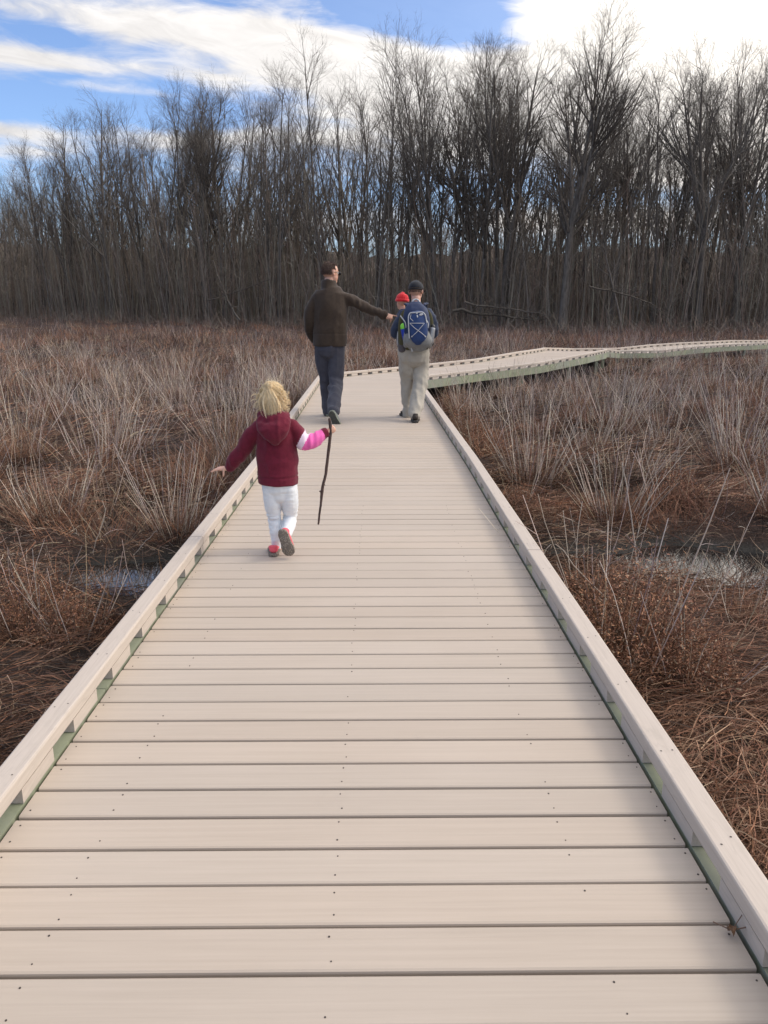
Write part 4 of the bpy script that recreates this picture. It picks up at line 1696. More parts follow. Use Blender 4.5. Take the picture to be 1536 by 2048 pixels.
# ---------------------------------------------------------------- the girl
def make_girl():
    D0 = 4.40
    rng = np.random.default_rng(4)
    P = lambda x, y, dy=0.0: W(x, y, D0 + dy)
    mpp = .00288
    foot = WZ(549, 1110, 0)
    org = np.array([P(553, 1000)[0], D0, 0.0])
    # ---- skeleton
    hip = P(557, 978)
    chest = P(553, 880)
    neck = P(547, 836, .0)
    hc = P(545, 800, .015)
    HH = .195
    shL, elL, wrL = P(516, 853), P(489, 897, .02), P(457, 936, .05)
    shR, elR, wrR = P(588, 853), P(606, 884, -.01), P(652, 866, .05)
    hipL, knL, anL = P(541, 975), P(549, 1040, .03), P(553, 1092, .02)
    hipR, knR, anR = P(578, 975), P(580, 1032, .06), P(570, 1072, -.09)
    fwd = np.array([.06, 1, -.10])
    hp, eyes, ho, A = head(hc, fwd, (0, .05, 1), HH)
    body = hp + [loft([P(547, 842), neck, P(546, 822, .005)], [.036, .034, .034]),
                 loft([hip, P(555, 930), chest, P(549, 850), P(548, 840)], [.078, .076, .085, .072, .04], [.058, .056, .06, .05, .035]),
                 loft([shL, elL, wrL], [.032, .027, .020]), loft([shR, elR, wrR], [.032, .027, .020]),
                 loft([hipL, knL, anL], [.038, .028, .023]), loft([hipR, knR, anR], [.038, .028, .023])]
    # left hand flung out, palm down; right fist round the stick
    hl = wrL + np.array([-.012, 0, -.002])
    body += hand(hl, (-1, .15, -.06), (.05, .25, -1), .10, 1, [.12, .16, .2, .28], (.05, -.25, -1.0), .25)
    stick_c = P(661, 858, .05)
    hr = wrR + unit(stick_c - wrR) * .004
    body += hand(hr, (.85, .20, .42), (-.2, .95, .10), .098, -1, [1.15, 1.2, 1.2, 1.2], (.45, .7, .65), .04)
    body += [loft([anL, anL + [0, .05, -.03]], [.024, .026]), loft([anR, anR + [0, -.0, -.05]], [.024, .026])]
    VFN = fuse(body, .0034, 3, 'girl_body')
    o = put('person', VFN, M_SKIN_KID, None, org)
    o.location = org
    tag(o, 'small girl with blond hair running in maroon hoodie, pink patched sleeve and white leggings', 'person')
    for e in eyes:
        raw('eye', [e], M_EYE, o, org)
    # ---- leggings
    lg = [loft([P(556, 956), P(558, 976), P(560, 986)], [.098, .094, .080], [.078, .074, .062]),
          loft([hipL + [0.004, 0, .01], P(545, 1003, .01), knL, P(553, 1066, .022), anL + [0, 0, -.004]], [.052, .050, .038, .038, .028], [.062, .060, .043, .045, .033]),
          loft([hipR + [-.004, 0, .01], P(580, 1003, .02), knR, P(577, 1053, .0), anR + [0, -.005, .004]], [.052, .050, .041, .040, .030], [.062, .060, .046, .046, .035])]
    V, F, N = fuse(lg, .005, 3, 'girl_leggings')
    near = np.exp(-np.minimum(np.linalg.norm(V - knR, axis=1), np.linalg.norm(V - knL, axis=1)) ** 2 / .07 ** 2)
    V = wrinkle(V, N, .003, 20, 3, (1, 1, 2.6)) + N * (near * .008 * lattice_noise3(V * np.array([20, 20, 75]), 8))[:, None]
    put('leggings', (V, F), fabric('white_knit', (.76, .78, .79), (.70, .725, .75), 30, .85, .1), o, org)
    # ---- hoodie
    m_mar = fabric('maroon_fleece', (.150, .012, .030), (.115, .009, .023), 45, .9, .12, 1100, .0008)
    m_pink = fabric('pink_cloth', (.78, .13, .42), (.72, .11, .36), 40, .8, .2)
    m_white = fabric('pale_pink_cloth', (.74, .62, .72), (.70, .57, .67), 40, .8, .2)
    tor = loft([P(556, 964), P(556, 950), P(555, 920), P(553, 890), P(552, 868), P(551, 852), P(549, 840), P(548, 832)],
               np.array([40, 41.5, 40.5, 39, 39.5, 37, 26, 17]) * mpp, np.array([31, 32, 31, 29, 29, 25, 19, 16]) * mpp, (0, 1, 0), 28, 5, (False, True))
    slL = loft([shL + [.012, 0, -.004], P(502, 874, .01), elL, P(473, 917, .03), wrL + [.008, 0, .006]], [.046, .046, .042, .040, .034])
    slR = loft([shR + [-.012, 0, -.004], P(598, 868, -.005), elR, P(628, 880, .02), P(646, 869, .045)], [.046, .046, .046, .041, .031])
    cufL = loft([wrL + [.016, 0, .010], wrL + [-.002, 0, -.002]], [.030, .029], None, (0, 1, 0), 16, 3, (False, False))
    cufR = loft([P(645, 869, .045), P(655, 864, .053)], [.031, .027], None, (0, 1, 0), 16, 3, (False, False))
    hem = loft([P(556, 966.5), P(556, 954)], [40.5 * mpp, 40 * mpp], [31.5 * mpp, 31 * mpp], (0, 1, 0), 28, 3, (False, False))
    V, F, N = fuse([tor, slL, slR, cufL, cufR, hem], .0055, 3, 'girl_hoodie')
    t, dist = seg_param(V, shL, wrL)
    V = V + N * ((dist < .06) * np.clip((t - .1) * 3, 0, 1) * .006 * lattice_noise3(V * np.array([45, 20, 28]), 77))[:, None]
    t, dist = seg_param(V, elR, wrR)
    V = V + N * ((dist < .06) * np.clip(t * 3 + .6, 0, 1) * (V[:, 0] > elR[0] - .03) * .0065 * lattice_noise3(V * np.array([60, 25, 20]), 78))[:, None]
    bnd = np.clip(1 - np.abs(V[:, 2] - P(556, 951)[2]) / .008, 0, 1) * (np.abs(V[:, 0] - P(556, 951)[0]) < .14)
    V = wrinkle(V, N, .0075, 13, 12, (1, 1, .8)) - N * (bnd * .006)[:, None]
    t, dist = seg_param(V, elR, P(655, 864, .053))
    fc = V[F].mean(1)
    tf, df = seg_param(fc, elR, P(655, 864, .053))
    xx = fc[:, 0]
    arm = (df < .075) & (xx > P(594, 880)[0])
    zl = (fc[:, 2] - elR[2])
    mi = np.zeros(len(F), int)
    cut = P(597, 880)[0] + (fc[:, 2] - P(597, 884)[2]) * .55      # slanting colour seams
    mi[arm & (xx > cut) & (tf < .80)] = 2
    mi[arm & (xx > cut + .040) & (tf < .80)] = 1
    put('hoodie', (V, F), [m_mar, m_pink, m_white], o, org, mi)
    # ---- hood lying on the back
    zb = lambda y, dy: P(548, y, dy)
    hood = [loft([P(550, 884, -.100), P(549, 874, -.112), P(548, 860, -.110), P(547, 846, -.085), P(546, 834, -.055), P(546, 827, -.035)],
                 np.array([8, 22, 31, 35, 31, 22]) * mpp, np.array([8, 12, 15, 16, 13, 8]) * mpp, (0, 1, 0), 24, 5)]
    ring = []
    for k in range(13):
        a = math.radians(-215 + k * 250 / 12)
        ring.append(P(547, 832) + np.array([math.cos(a) * .070, math.sin(a) * .062 - .0, .012 * math.sin(a) * -1 + .004]))
    hood.append(loft(ring, [.014] + [.022] * 11 + [.014]))
    V, F, N = fuse(hood, .005, 4, 'girl_hood')
    cen = P(541, 834, -.06)
    dx = (V[:, 0] - P(537, 835)[0]) / .030
    dz = (V[:, 2] - P(538, 836)[2]) / .012
    V = V - N * (.016 * np.exp(-dx ** 2 - dz ** 2))[:, None]       # the open fold at the neck
    fx = (V[:, 0] - P(562, 850)[0]) / .010
    V = V + N * (.004 * np.exp(-fx ** 2))[:, None]
    V = wrinkle(V, N, .0055, 20, 31)
    put('hood', (V, F), m_mar, o, org)
    # ---- hair: pale blond, gathered high at the back, loose curls at the sides
    BL = np.array([.84, .62, .34])
    BL2 = np.array([.95, .82, .58])
    rt, fw, up = A
    M = np.stack([rt, fw, up])
    rr = np.array([.335, .415, .375]) * HH * 1.03
    ctr = ho(0, -.045, .13)
    mb = MB()
    b, bf = ball(ctr, rr * .99, A, 28, 16)
    q = ((b - ctr) @ M.T) / rr
    ok = (q[:, 1] < .55) & (q[:, 2] > -.62) & ((q[:, 2] > -.25) | (np.abs(q[:, 0]) < .75)) | (q[:, 2] > .55)
    bf = [f[ok[f].all(1)] for f in bf]
    mb.add(b, bf, 0, BL * .95)

    def guide(n, start_u, pts_fn, k=9, r=(.0009, .0020), cols=(BL, BL2)):
        C = pts_fn(n, k)
        R = np.repeat(rng.uniform(*r, n)[:, None], k, 1) * np.linspace(1, .45, k)
        V, F = strands(C, R, 3)
        f = rng.random((n, 1))
        cl = (cols[0] * f + cols[1] * (1 - f)) * rng.uniform(.7, 1.12, (n, 1))
        mb.add(V, F, 0, np.repeat(cl, k * 3, 0))
    knot_u = unit(np.array([-.15, -.72, .62]))
    knot = ctr + (knot_u * rr * 1.05) @ M

    def swept(n, k):           # from the hairline over the skull to the knot
        u = unit_rows(rng.normal(size=(n * 3, 3)))
        u = u[(u[:, 2] > -.55) & ((u[:, 2] > -.2) | (np.abs(u[:, 0]) < .7)) & ((u[:, 1] < .6) | (u[:, 2] > .4))][:n]
        n_ = len(u)
        t = np.linspace(0, 1, k)[None, :, None]
        mid = unit_rows(u + knot_u)[:, None, :]
        pth = u[:, None, :] * (1 - t) ** 2 + 2 * mid * t * (1 - t) + knot_u * t ** 2
        pth = pth / np.linalg.norm(pth, axis=2, keepdims=True)
        lift = 1.03 + .05 * rng.random((n_, 1, 1)) + .03 * np.sin(t * math.pi)
        return ctr + (pth * rr * lift) @ M
    guide(700, None, swept, 9, (.0009, .0019), (BL * .70, BL * .95))

    def tail(n, k):            # tail falling from the knot down to the hood
        t = np.linspace(0, 1, k)[None, :, None]
        a = rng.normal(0, 1, (n, 1, 1))
        s0 = knot + rng.normal(0, .007, (n, 1, 3))
        end = np.array([1.0, 0, 0]) * a * .016 + P(548, 831, -.080) + rng.normal(0, .010, (n, 1, 3))
        mid = (s0 + end) / 2 + np.array([0, -.040, .018]) + np.array([1.0, 0, 0]) * a * .018
        C = s0 * (1 - t) ** 2 + 2 * mid * t * (1 - t) + end * t ** 2
        ph = rng.uniform(0, 6.28, (n, 1, 1))
        C = C + np.array([1, .4, 0]) * .004 * np.sin(t * 8 + ph) * t
        return C
    guide(650, None, tail, 10, (.0010, .0020), (BL, BL2))

    def bun(n, k):             # messy loops round the knot
        t = np.linspace(0, 1, k)[None, :]
        ph = rng.uniform(0, 6.28, (n, 1))
        R = rng.uniform(.010, .026, (n, 1))
        a = ph + t * rng.uniform(2, 5, (n, 1))
        ax1 = unit_rows(rng.normal(size=(n, 3)))
        ax2 = unit_rows(np.cross(ax1, rng.normal(size=(n, 3))))
        C = knot + np.array([.004, -.006, .008]) + (R * np.cos(a))[..., None] * ax1[:, None] + (R * np.sin(a))[..., None] * ax2[:, None]
        return C
    guide(130, None, bun, 10, (.0009, .0016), (BL, BL2))

    def loose(side, n_):
        def fn(n, k):
            u = unit_rows(np.stack([side * rng.uniform(.6, 1, n), rng.uniform(-.75, .25, n), rng.uniform(-.5, .55, n)], 1))
            b0 = ctr + (u * rr * 1.03) @ M
            d = (u * np.array([.15, .1, .0])) @ M + np.array([-side * .22, -.18, -1.0])
            C = curve_from(b0, d + rng.normal(0, .3, (n, 3)), rng.uniform(.03, .075, n), k, .03, .22, rng)
            t = np.linspace(0, 1, k)[None, :]
            ph = rng.uniform(0, 6.28, (n, 1))
            C[..., 0] += .006 * np.sin(t * 8 + ph) * t + side * .012 * np.sin(t * 3.1)
            C[..., 2] += .016 * np.cos(t * 8 + ph) * t ** 1.3
            return C
        return fn
    guide(60, None, loose(1, 0), 10, (.0008, .0015))
    guide(45, None, loose(-1, 0), 10, (.0008, .0015))

    def locks(n, k):           # separate curls standing away from the head, more on the right
        out = []
        per = 9
        for q in range(n // per):
            side = 1 if q % 3 else -1
            u = unit(np.array([side * rng.uniform(.55, 1), rng.uniform(-.6, .2), rng.uniform(-.75, .35)]))
            b0 = ctr + (u * rr * 1.02) @ M
            end = b0 + np.array([side * rng.uniform(.012, .042), rng.uniform(-.03, .02), rng.uniform(-.055, .012)])
            t = np.linspace(0, 1, k)
            ph, tw, am = rng.uniform(0, 6.28), rng.uniform(4, 9), rng.uniform(.006, .014)
            base = b0[None] * (1 - t[:, None]) + end[None] * t[:, None]
            base = base + np.stack([np.cos(t * tw + ph), .6 * np.sin(t * tw + ph), np.sin(t * tw + ph)], -1) * (am * t)[:, None]
            for w_ in range(per):
                out.append(base + rng.normal(0, .0016, 3) + rng.normal(0, .0022, (1, 3)) * t[:, None])
        return np.array(out)
    guide(9 * 42, None, locks, 14, (.0006, .0012), (BL, BL2))

    def fly(n, k):
        u = unit_rows(rng.normal(size=(n, 3)) + np.array([0, -.3, .4]))
        b0 = ctr + (u * rr * 1.04) @ M
        return curve_from(b0, (u @ M) + rng.normal(0, .9, (n, 3)), rng.uniform(.03, .08, n), k, .06, .42, rng)
    guide(200, None, fly, 9, (.0005, .0009), (BL2, BL2))
    obj('hair', mb.mesh('hair', org), M_HAIR, o)
    # ---- shoes
    m_coral = fabric('coral_canvas', (.80, .12, .16), (.72, .10, .13), 50, .7, .1)
    m_sole = sole_mat('tan_rubber', (.30, .255, .21))
    hL = WZ(546, 1113, 0.001)
    hL[0] = P(552, 1105)[0]
    hL[1] = 4.30
    sl, upv = shoe(hL, hL + np.array([-.018, .16, 0]), (0, 0, 1), .165, .078, .018, .044)
    s = put('shoe', fuse(upv, .004, 3, 'u'), m_coral, o, org)
    raw('sole', [sl], m_sole, s, org)
    heel = P(563, 1061, -.175)
    toe = P(580, 1112, -.135)
    Ls = np.linalg.norm(toe - heel)
    sl, upv = shoe(heel, toe, np.array([.12, 1, .12]), Ls, .076, .016, .052)
    s = put('shoe', fuse(upv, .004, 3, 'u'), m_coral, o, org)
    raw('sole', [sl], m_sole, s, org)
    # ---- the stick in her hand: a thing of its own
    pts = [P(659, 838, .058), P(660, 846, .056), P(661, 860, .052), P(659, 885, .045), P(655, 918, .035), P(651, 950, .025), P(646, 970, .02), P(644, 984, .018), P(642, 1005, .012), P(639, 1028, .006), P(637, 1047, 0)]
    rad = 1.28 * np.array([.0062, .0068, .0075, .0072, .0070, .0068, .0066, .0074, .0056, .0054, .0046])
    st = [loft(pts, rad, None, (0, 1, 0), 9, 4), loft([P(644, 985, .018), P(640, 982.5, .012)], [.007, .0042], None, (0, 1, 0), 7, 3),
          loft([P(647, 966, .02), P(650, 971, .02)], [.004, .002], None, (0, 1, 0), 7, 3)]
    mb = MB()
    for V, F in st:
        V = V + (lattice_noise3(V * 90, 5) * .0012)[:, None]
        mb.add(V, F)
    so = obj('walking_stick', mb.mesh('walking_stick', pts[0]), mat('stick_bark', lambda g, p: (
        g.link(g.ramp(g.noise(g.n('ShaderNodeTexCoord').outputs['Object'], 45, 5), [(.35, (.030, .018, .016)), (.65, (.085, .050, .040))]), p.inputs['Base Color']),
        setattr(p.inputs['Roughness'], 'default_value', .8))), None, pts[0])
    tag(so, 'crooked brown stick held in the small girl\'s right hand', 'stick')


# ---------------------------------------------------------------- the pointing man
def make_man():
    D0 = 10.45
    rng = np.random.default_rng(14)
    P = lambda x, y, dy=0.0: W(x, y, D0 + dy)
    mp = .00664
    org = np.array([P(658, 800)[0], D0, 0.0])
    hc = P(661, 547, .02)
    HH = .285
    fwd = np.array([.80, .60, -.04])
    hp, eyes, ho, A = head(hc, fwd, (.02, .03, 1), HH)
    shL, elL, wrL = P(630, 598), P(619, 645, .0), P(629, 680, .14)
    shR, elR, wrR = P(687, 594), P(727, 613, .04), P(767, 630, .03)
    hipL, knL, anL = P(645, 695), P(652, 765, .10), P(657, 822, .10)
    hipR, knR, anR = P(673, 695), P(671, 765, -.06), P(667, 822, -.58)
    body = hp + [loft([P(657, 580), P(658, 570), P(659, 558, .01)], [.066, .064, .064]),
                 loft([P(659, 695), P(660, 650), P(660, 615), P(659, 592), P(658, 578)], [.15, .15, .17, .13, .07], [.105, .105, .11, .08, .06]),
                 loft([shL, elL, wrL], [.050, .040, .032]), loft([shR, elR, wrR], [.050, .038, .032]),
                 loft([hipL, knL, anL], [.070, .052, .040]), loft([hipR, knR, anR], [.070, .052, .040])]
    Lh = .205
    body += hand(wrR + [.006, 0, -.004], (1, .10, -.22), (-.05, .75, -.66), Lh, 1, [.02, 1.15, 1.25, 1.25], (.75, .35, -.25), .05)
    body += hand(wrL, (.35, .55, -.7), (.9, .1, .1), Lh, -1, [.35, .4, .45, .5])
    body += [loft([anL, anL + [0, .03, -.05]], [.045, .04]), loft([anR, anR + [.01, .03, -.03]], [.042, .036])]
    VFN = fuse(body, .0062, 3, 'man_body')
    o = put('person', VFN, M_SKIN, None, org)
    o.location = org
    tag(o, 'tall man in dark brown jacket and grey trousers pointing right with outstretched arm', 'person')
    for e in eyes:
        raw('eye', [e], M_EYE, o, org)
    hair_shell('hair', hc, A, HH, (.085, .046, .032), o, org, 2600, .020, rng, -.05)
    # glasses
    gl = []
    for s in (-1, 1):
        c = ho(s * .155, .375, .02)
        ring = [c + (A[0] * math.cos(a) * .125 + A[2] * math.sin(a) * .085) * HH for a in np.linspace(0, 2 * math.pi, 15)]
        gl.append(loft(ring, .0042, None, A[1], 6, 1, (False, False)))
        gl.append(loft([ho(s * .28, .37, .04), ho(s * .345, .20, .05), ho(s * .365, -.03, .05), ho(s * .355, -.07, .0)], .0045, None, (0, 0, 1), 6, 3))
        gl.append(ball(c, (.118 * HH, .004, .08 * HH), A, 14, 8))
    gl.append(loft([ho(-.04, .40, .04), ho(.04, .40, .04)], .004, None, (0, 0, 1), 6, 3))
    raw('glasses', gl, plain('dark_glasses', (.012, .012, .014), .25), o, org)
    # jacket
    mj = fabric('brown_softshell', (.046, .030, .020), (.034, .022, .015), 25, .75, .15, 700, .001)
    tor = loft([P(660, 690), P(660, 676), P(661, 650), P(661, 622), P(660, 604), P(660, 593), P(660, 585), P(660, 579), P(659, 574.5), P(658, 567), P(658, 560)],
               np.array([33.0, 33.5, 33, 34.5, 35, 34, 30.5, 24.5, 17.2, 15.8, 14.5]) * mp, np.array([24, 24, 23, 24, 23, 20.5, 18.5, 17, 15.5, 14.5, 14]) * mp, (0, 1, 0), 28, 5, (False, False))
    slL = loft([shL + [.02, 0, 0], P(621, 622, 0), elL, P(620, 665, .07), wrL], np.array([10.5, 10.8, 10, 9, 7.5]) * mp)
    slR = loft([shR + [-.02, 0, 0], P(706, 602, .02), elR, P(748, 623, .04), wrR + [.005, 0, 0]], np.array([12, 11, 9.8, 8.5, 7.3]) * mp)
    hem = loft([P(660, 692), P(660, 686)], [33.2 * mp, 33.0 * mp], [24.2 * mp, 24 * mp], (0, 1, 0), 28, 3, (False, False))
    V, F, N = fuse([tor, slL, slR, hem], .010, 3, 'man_jacket')
    V = wrinkle(V, N, .014, 6, 41, (1.3, 1, .6))
    t, dist = seg_param(V, shR, wrR)
    onarm = np.clip((t - .05) / .3, 0, 1) * (dist < .12)
    V = V + N * (onarm * .014 * lattice_noise3(V * np.array([26, 12, 10]), 9))[:, None]
    zs = P(660, 667)[2]
    V = V - N * (.005 * np.exp(-((V[:, 2] - zs) / .006) ** 2))[:, None]
    put('jacket', (V, F), mj, o, org)
    # trousers
    mt = fabric('slate_trousers', (.058, .058, .075), (.044, .044, .058), 20, .75, .1, 600, .001)
    lg = [loft([P(659, 682), P(659, 700)], [31.0 * mp, 29.5 * mp], [22 * mp, 22 * mp]),
          loft([hipL, P(646, 728, .05), knL, P(654, 795, .11), P(656, 824, .10)], np.array([16.5, 15, 12.5, 10.8, 10.5]) * mp, np.array([17, 16, 14, 13, 13]) * mp),
          loft([hipR, P(673, 728, -.02), knR, P(669, 795, -.30), P(667, 824, -.60)], np.array([16.5, 16, 14.5, 13, 12.2]) * mp, np.array([17, 16.5, 15, 14, 14]) * mp)]
    V, F, N = fuse(lg, .010, 3, 'man_trousers')
    V = wrinkle(V, N, .014, 6, 51, (1.6, 1, .5))
    kn = np.exp(-((V[:, 2] - knR[2]) / .13) ** 2) + np.exp(-((V[:, 2] - anR[2]) / .12) ** 2)
    V = V + N * (kn * .014 * lattice_noise3(V * np.array([10, 9, 15]) + V[:, [2, 2, 0]] * 6, 19))[:, None]
    put('trousers', (V, F), mt, o, org)
    # shoes
    mu = fabric('grey_green_mesh', (.24, .25, .24), (.17, .18, .17), 40, .75, .1)
    ms = [sole_mat('dark_olive_rubber', (.085, .085, .070)), plain('olive_midsole', (.19, .20, .15), .6)]
    hL = WZ(657, 833.5, .002)
    sl, upv = shoe(hL + [0, .02, 0], hL + [-.02, .33, 0], (0, 0, 1), .315, .11, .03, .10)
    s = put('shoe', fuse(upv, .008, 3, 'u'), mu, o, org)
    raw('sole', [(sl[0], sl[1][1:]), (sl[0], sl[1][:1])], ms, s, org, (0, 1))
    heel = P(661, 822, -.72)
    toe = P(674.5, 853, -.70)
    sl, upv = shoe(heel, toe, (.22, .9, .25), .25, .108, .026, .10)
    s = put('shoe', fuse(upv, .008, 3, 'u'), mu, o, org)
    raw('sole', [(sl[0], sl[1][1:]), (sl[0], sl[1][:1])], ms, s, org, (0, 1))


# ---------------------------------------------------------------- man with the backpack, baby in front of him
def make_hiker():
    D0 = 10.25
    rng = np.random.default_rng(24)
    P = lambda x, y, dy=0.0: W(x, y, D0 + dy)
    mp = .00652
    org = np.array([P(829, 800)[0], D0, 0.0])
    hc = P(832, 584, .03)
    HH = .262
    fwd = np.array([.30, 1, -.12])
    hp, eyes, ho, A = head(hc, fwd, (.02, .08, 1), HH)
    shL, elL, wrL = P(804, 631), P(790, 668, .04), P(806, 664, .30)
    shR, elR, wrR = P(860, 629), P(868, 668, .05), P(846, 664, .32)
    hipL, knL, anL = P(813, 706), P(814, 765, .14), P(814, 822, .16)
    hipR, knR, anR = P(842, 706), P(841, 765, .0), P(831, 827, -.30)
    body = hp + [loft([P(832, 618), P(832, 608), P(832, 596, .01)], [.062, .060, .060]),
                 loft([P(828, 708), P(829, 665), P(830, 640), P(831, 626), P(832, 614)], [.155, .14, .15, .10, .055], [.105, .10, .10, .08, .055]),
                 loft([shL, elL, wrL], [.040, .038, .03]), loft([shR, elR, wrR], [.040, .038, .03]),
                 loft([hipL, knL, anL], [.085, .06, .042]), loft([hipR, knR, anR], [.085, .06, .042])]
    body += hand(wrL, (.8, .3, .2), (0, -1, .1), .185, -1, [.4, .45, .5, .5])
    body += hand(wrR, (-.8, .3, .2), (0, -1, .1), .185, 1, [.4, .45, .5, .5])
    body += [loft([anL, anL + [0, .1, -.05]], [.042, .042]), loft([anR, anR + [0, .1, -.05]], [.042, .042])]
    VFN = fuse(body, .006, 3, 'hiker_body')
    o = put('person', VFN, M_SKIN, None, org)
    o.location = org
    tag(o, 'hiker in dark cap, navy shirt and khaki trousers carrying a blue backpack', 'person')
    for e in eyes:
        raw('eye', [e], M_EYE, o, org)
    hair_shell('hair', hc, A, HH, (.10, .055, .035), o, org, 1500, .014, rng, .0)
    # cap
    rt, fw, up = A
    M = np.stack([rt, fw, up])
    ctr = ho(0, -.03, .17)
    r = np.array([.365, .445, .375]) * HH
    b, bf = ball(ctr, r, A, 28, 18)
    q = ((b - ctr) @ M.T) / r
    ok = q[:, 2] > -.16
    bf = [f[ok[f].all(1)] for f in bf]
    b2, bf2 = ball(ctr, r * .96, A, 28, 18)
    bf2 = [f[ok[f].all(1)][:, ::-1] for f in bf2]
    pc = [(b, bf), (b2, bf2)]
    rim = [ctr + (np.array([math.cos(a), math.sin(a), -.14]) * r * .99) @ M for a in np.linspace(0, 2 * math.pi, 29)]
    pc.append(loft(rim, .006, None, up, 6, 1, (False, False)))
    mc = fabric('black_cap_cloth', (.014, .016, .022), (.010, .011, .016), 40, .8, .15)
    cap = raw('cap', pc + [ball(ctr + up * r[2], .009, A, 10, 6)], mc, o, org)
    br = []
    for k in range(9):
        x = (k - 4) / 4
        br.append(ho(x * .30, .36 + .16 * (1 - x * x), .12 - .06 * x * x))
    raw('brim', [loft([ho(x * .33, .28, .13 - .05 * x * x) * (1 - t) + ho(x * .27, .62 - .20 * x * x, .06 - .05 * x * x) * t for t in (0, .5, 1)], [.03, .028, .02], [.004, .004, .003], up, 10, 2) for x in (-.9, -.6, -.3, 0, .3, .6, .9)], mc, cap, org)
    # shirt
    msh = fabric('navy_shirt', (.036, .048, .085), (.026, .035, .064), 25, .8, .15)
    tor = loft([P(828, 703), P(828, 690), P(829, 665), P(830, 645), P(831, 633), P(831, 625), P(832, 617), P(832, 609)],
               np.array([28.5, 28.5, 27.5, 28.5, 28, 24, 15, 10.5]) * mp, np.array([20, 20, 19, 19.5, 18, 15, 12, 10.5]) * mp, (0, 1, 0), 26, 5, (False, False))
    slL = loft([shL + [.02, 0, 0], P(796, 650, .02), elL, P(797, 668, .18), wrL], np.array([11.2, 10, 8.8, 7.8, 6.5]) * mp)
    slR = loft([shR + [-.02, 0, 0], P(866, 650, .02), elR, P(860, 668, .18), wrR], np.array([11.2, 10, 8.6, 7.8, 6.5]) * mp)
    V, F, N = fuse([tor, slL, slR], .010, 3, 'hiker_shirt')
    V = wrinkle(V, N, .014, 9, 61)
    put('shirt', (V, F), msh, o, org)
    # trousers
    mt = fabric('khaki_trousers', (.40, .365, .31), (.34, .31, .26), 18, .8, .1, 600, .001)
    lg = [loft([P(827, 698), P(827, 712)], [31 * mp, 31 * mp], [21.5 * mp, 22 * mp]),
          loft([hipL, P(814, 735, .07), knL, P(814, 797, .16), P(815, 829, .15)], np.array([16.5, 15.5, 13.2, 11, 9.5]) * mp, np.array([17, 17, 14.5, 13, 12]) * mp),
          loft([hipR, P(842, 735, .06), knR, P(834, 800, -.16), P(830, 828, -.31)], np.array([16.5, 16, 15, 13.6, 12.5]) * mp, np.array([17, 17, 15.5, 14, 13]) * mp)]
    V, F, N = fuse(lg, .010, 3, 'hiker_trousers')
    V = wrinkle(V, N, .015, 6, 71, (1.6, 1, .5))
    kn = np.exp(-((V[:, 2] - knR[2]) / .16) ** 2) + np.exp(-((V[:, 2] - .12) / .12) ** 2)
    V = V + N * (kn * .018 * lattice_noise3(V * np.array([9, 8, 14]) + V[:, [2, 2, 0]] * 6, 29))[:, None]
    put('trousers', (V, F), mt, o, org)
    raw('cargo_pocket', [loft([P(853, 735, .06), P(853, 752, .06)], [.016, .016], [.07, .07], (0, 1, 0), 12, 3)], mt, o, org)
    # shoes
    mu = fabric('dark_brown_leather', (.045, .034, .028), (.03, .024, .02), 40, .6, .0)
    ms = sole_mat('black_rubber', (.05, .045, .042))
    hR = WZ(830, 846, .002)
    sl, upv = shoe(hR, hR + [.02, .30, 0], (0, 0, 1), .30, .118, .028, .095)
    s = put('shoe', fuse(upv, .008, 3, 'u'), mu, o, org)
    raw('sole', [sl], ms, s, org)
    hL = WZ(815, 835, .002)
    sl, upv = shoe(hL + [0, .0, 0], hL + [-.06, .28, 0], (0, 0, 1), .29, .115, .028, .09)
    s = put('shoe', fuse(upv, .008, 3, 'u'), mu, o, org)
    raw('sole', [sl], ms, s, org)
    # ---- baby carrier: olive straps, waist band, front panel
    mo = fabric('olive_canvas', (.085, .080, .040), (.065, .060, .030), 30, .85, .1)
    cor = P(829, 660)
    ct = thing('baby_carrier', 'olive cloth baby carrier strapped on the hiker with the cap', 'baby carrier', tuple(cor))
    for s, xs in ((-1, (806, 804, 806, 811, 818)), (1, (857, 859, 858, 853, 846))):
        raw('shoulder_strap', [loft([P(xs[0], 688, -.138), P(xs[1], 660, -.142), P(xs[2], 638, -.13), P(xs[3], 626, -.085), P(xs[4], 621, .0), P(xs[4], 630, .14), P(xs[4], 660, .17)],
                                     [.052, .052, .050, .046, .04, .04, .04], [.012] * 7, (0, 1, .3), 12, 5)], mo, ct, cor)
    ring = [P(828, 694) + np.array([math.cos(a) * 29.5 * mp, math.sin(a) * 21.2 * mp, 0]) for a in np.linspace(0, 2 * math.pi, 25)]
    mbw = MB()
    V = np.array([p + np.array([0, 0, z]) + (p - P(828, 694)) * e for z, e in ((-.035, 0), (.035, 0), (.035, .05), (-.035, .05)) for p in ring])
    idx = np.arange(100).reshape(4, 25)
    F = np.concatenate([np.stack([idx[k][:-1], idx[k][1:], idx[(k + 1) % 4][1:], idx[(k + 1) % 4][:-1]], -1) for k in range(4)])
    raw('waist_band', [(V, F)], mo, ct, cor)
    raw('front_panel', [loft([P(828, 692, .2), P(828, 660, .36), P(828, 640, .37)], [.13, .17, .16], [.03, .03, .03], (0, 1, 0), 16, 4)], mo, ct, cor)
    raw('collar_panel', [loft([P(826, 627, -.09), P(833, 614, -.075), P(838, 627, -.09)], [.03, .035, .03], [.02, .02, .02], (0, 1, 0), 12, 4)], mo, ct, cor)
    # ---- backpack
    bo = P(832, 655, -.2)
    bp = thing('backpack', 'navy and grey hiking backpack with crossed cords and a bottle in each side pocket', 'backpack', tuple(bo))
    mn = fabric('navy_nylon', (.022, .050, .150), (.017, .038, .115), 20, .6, .1, 500, .0008)
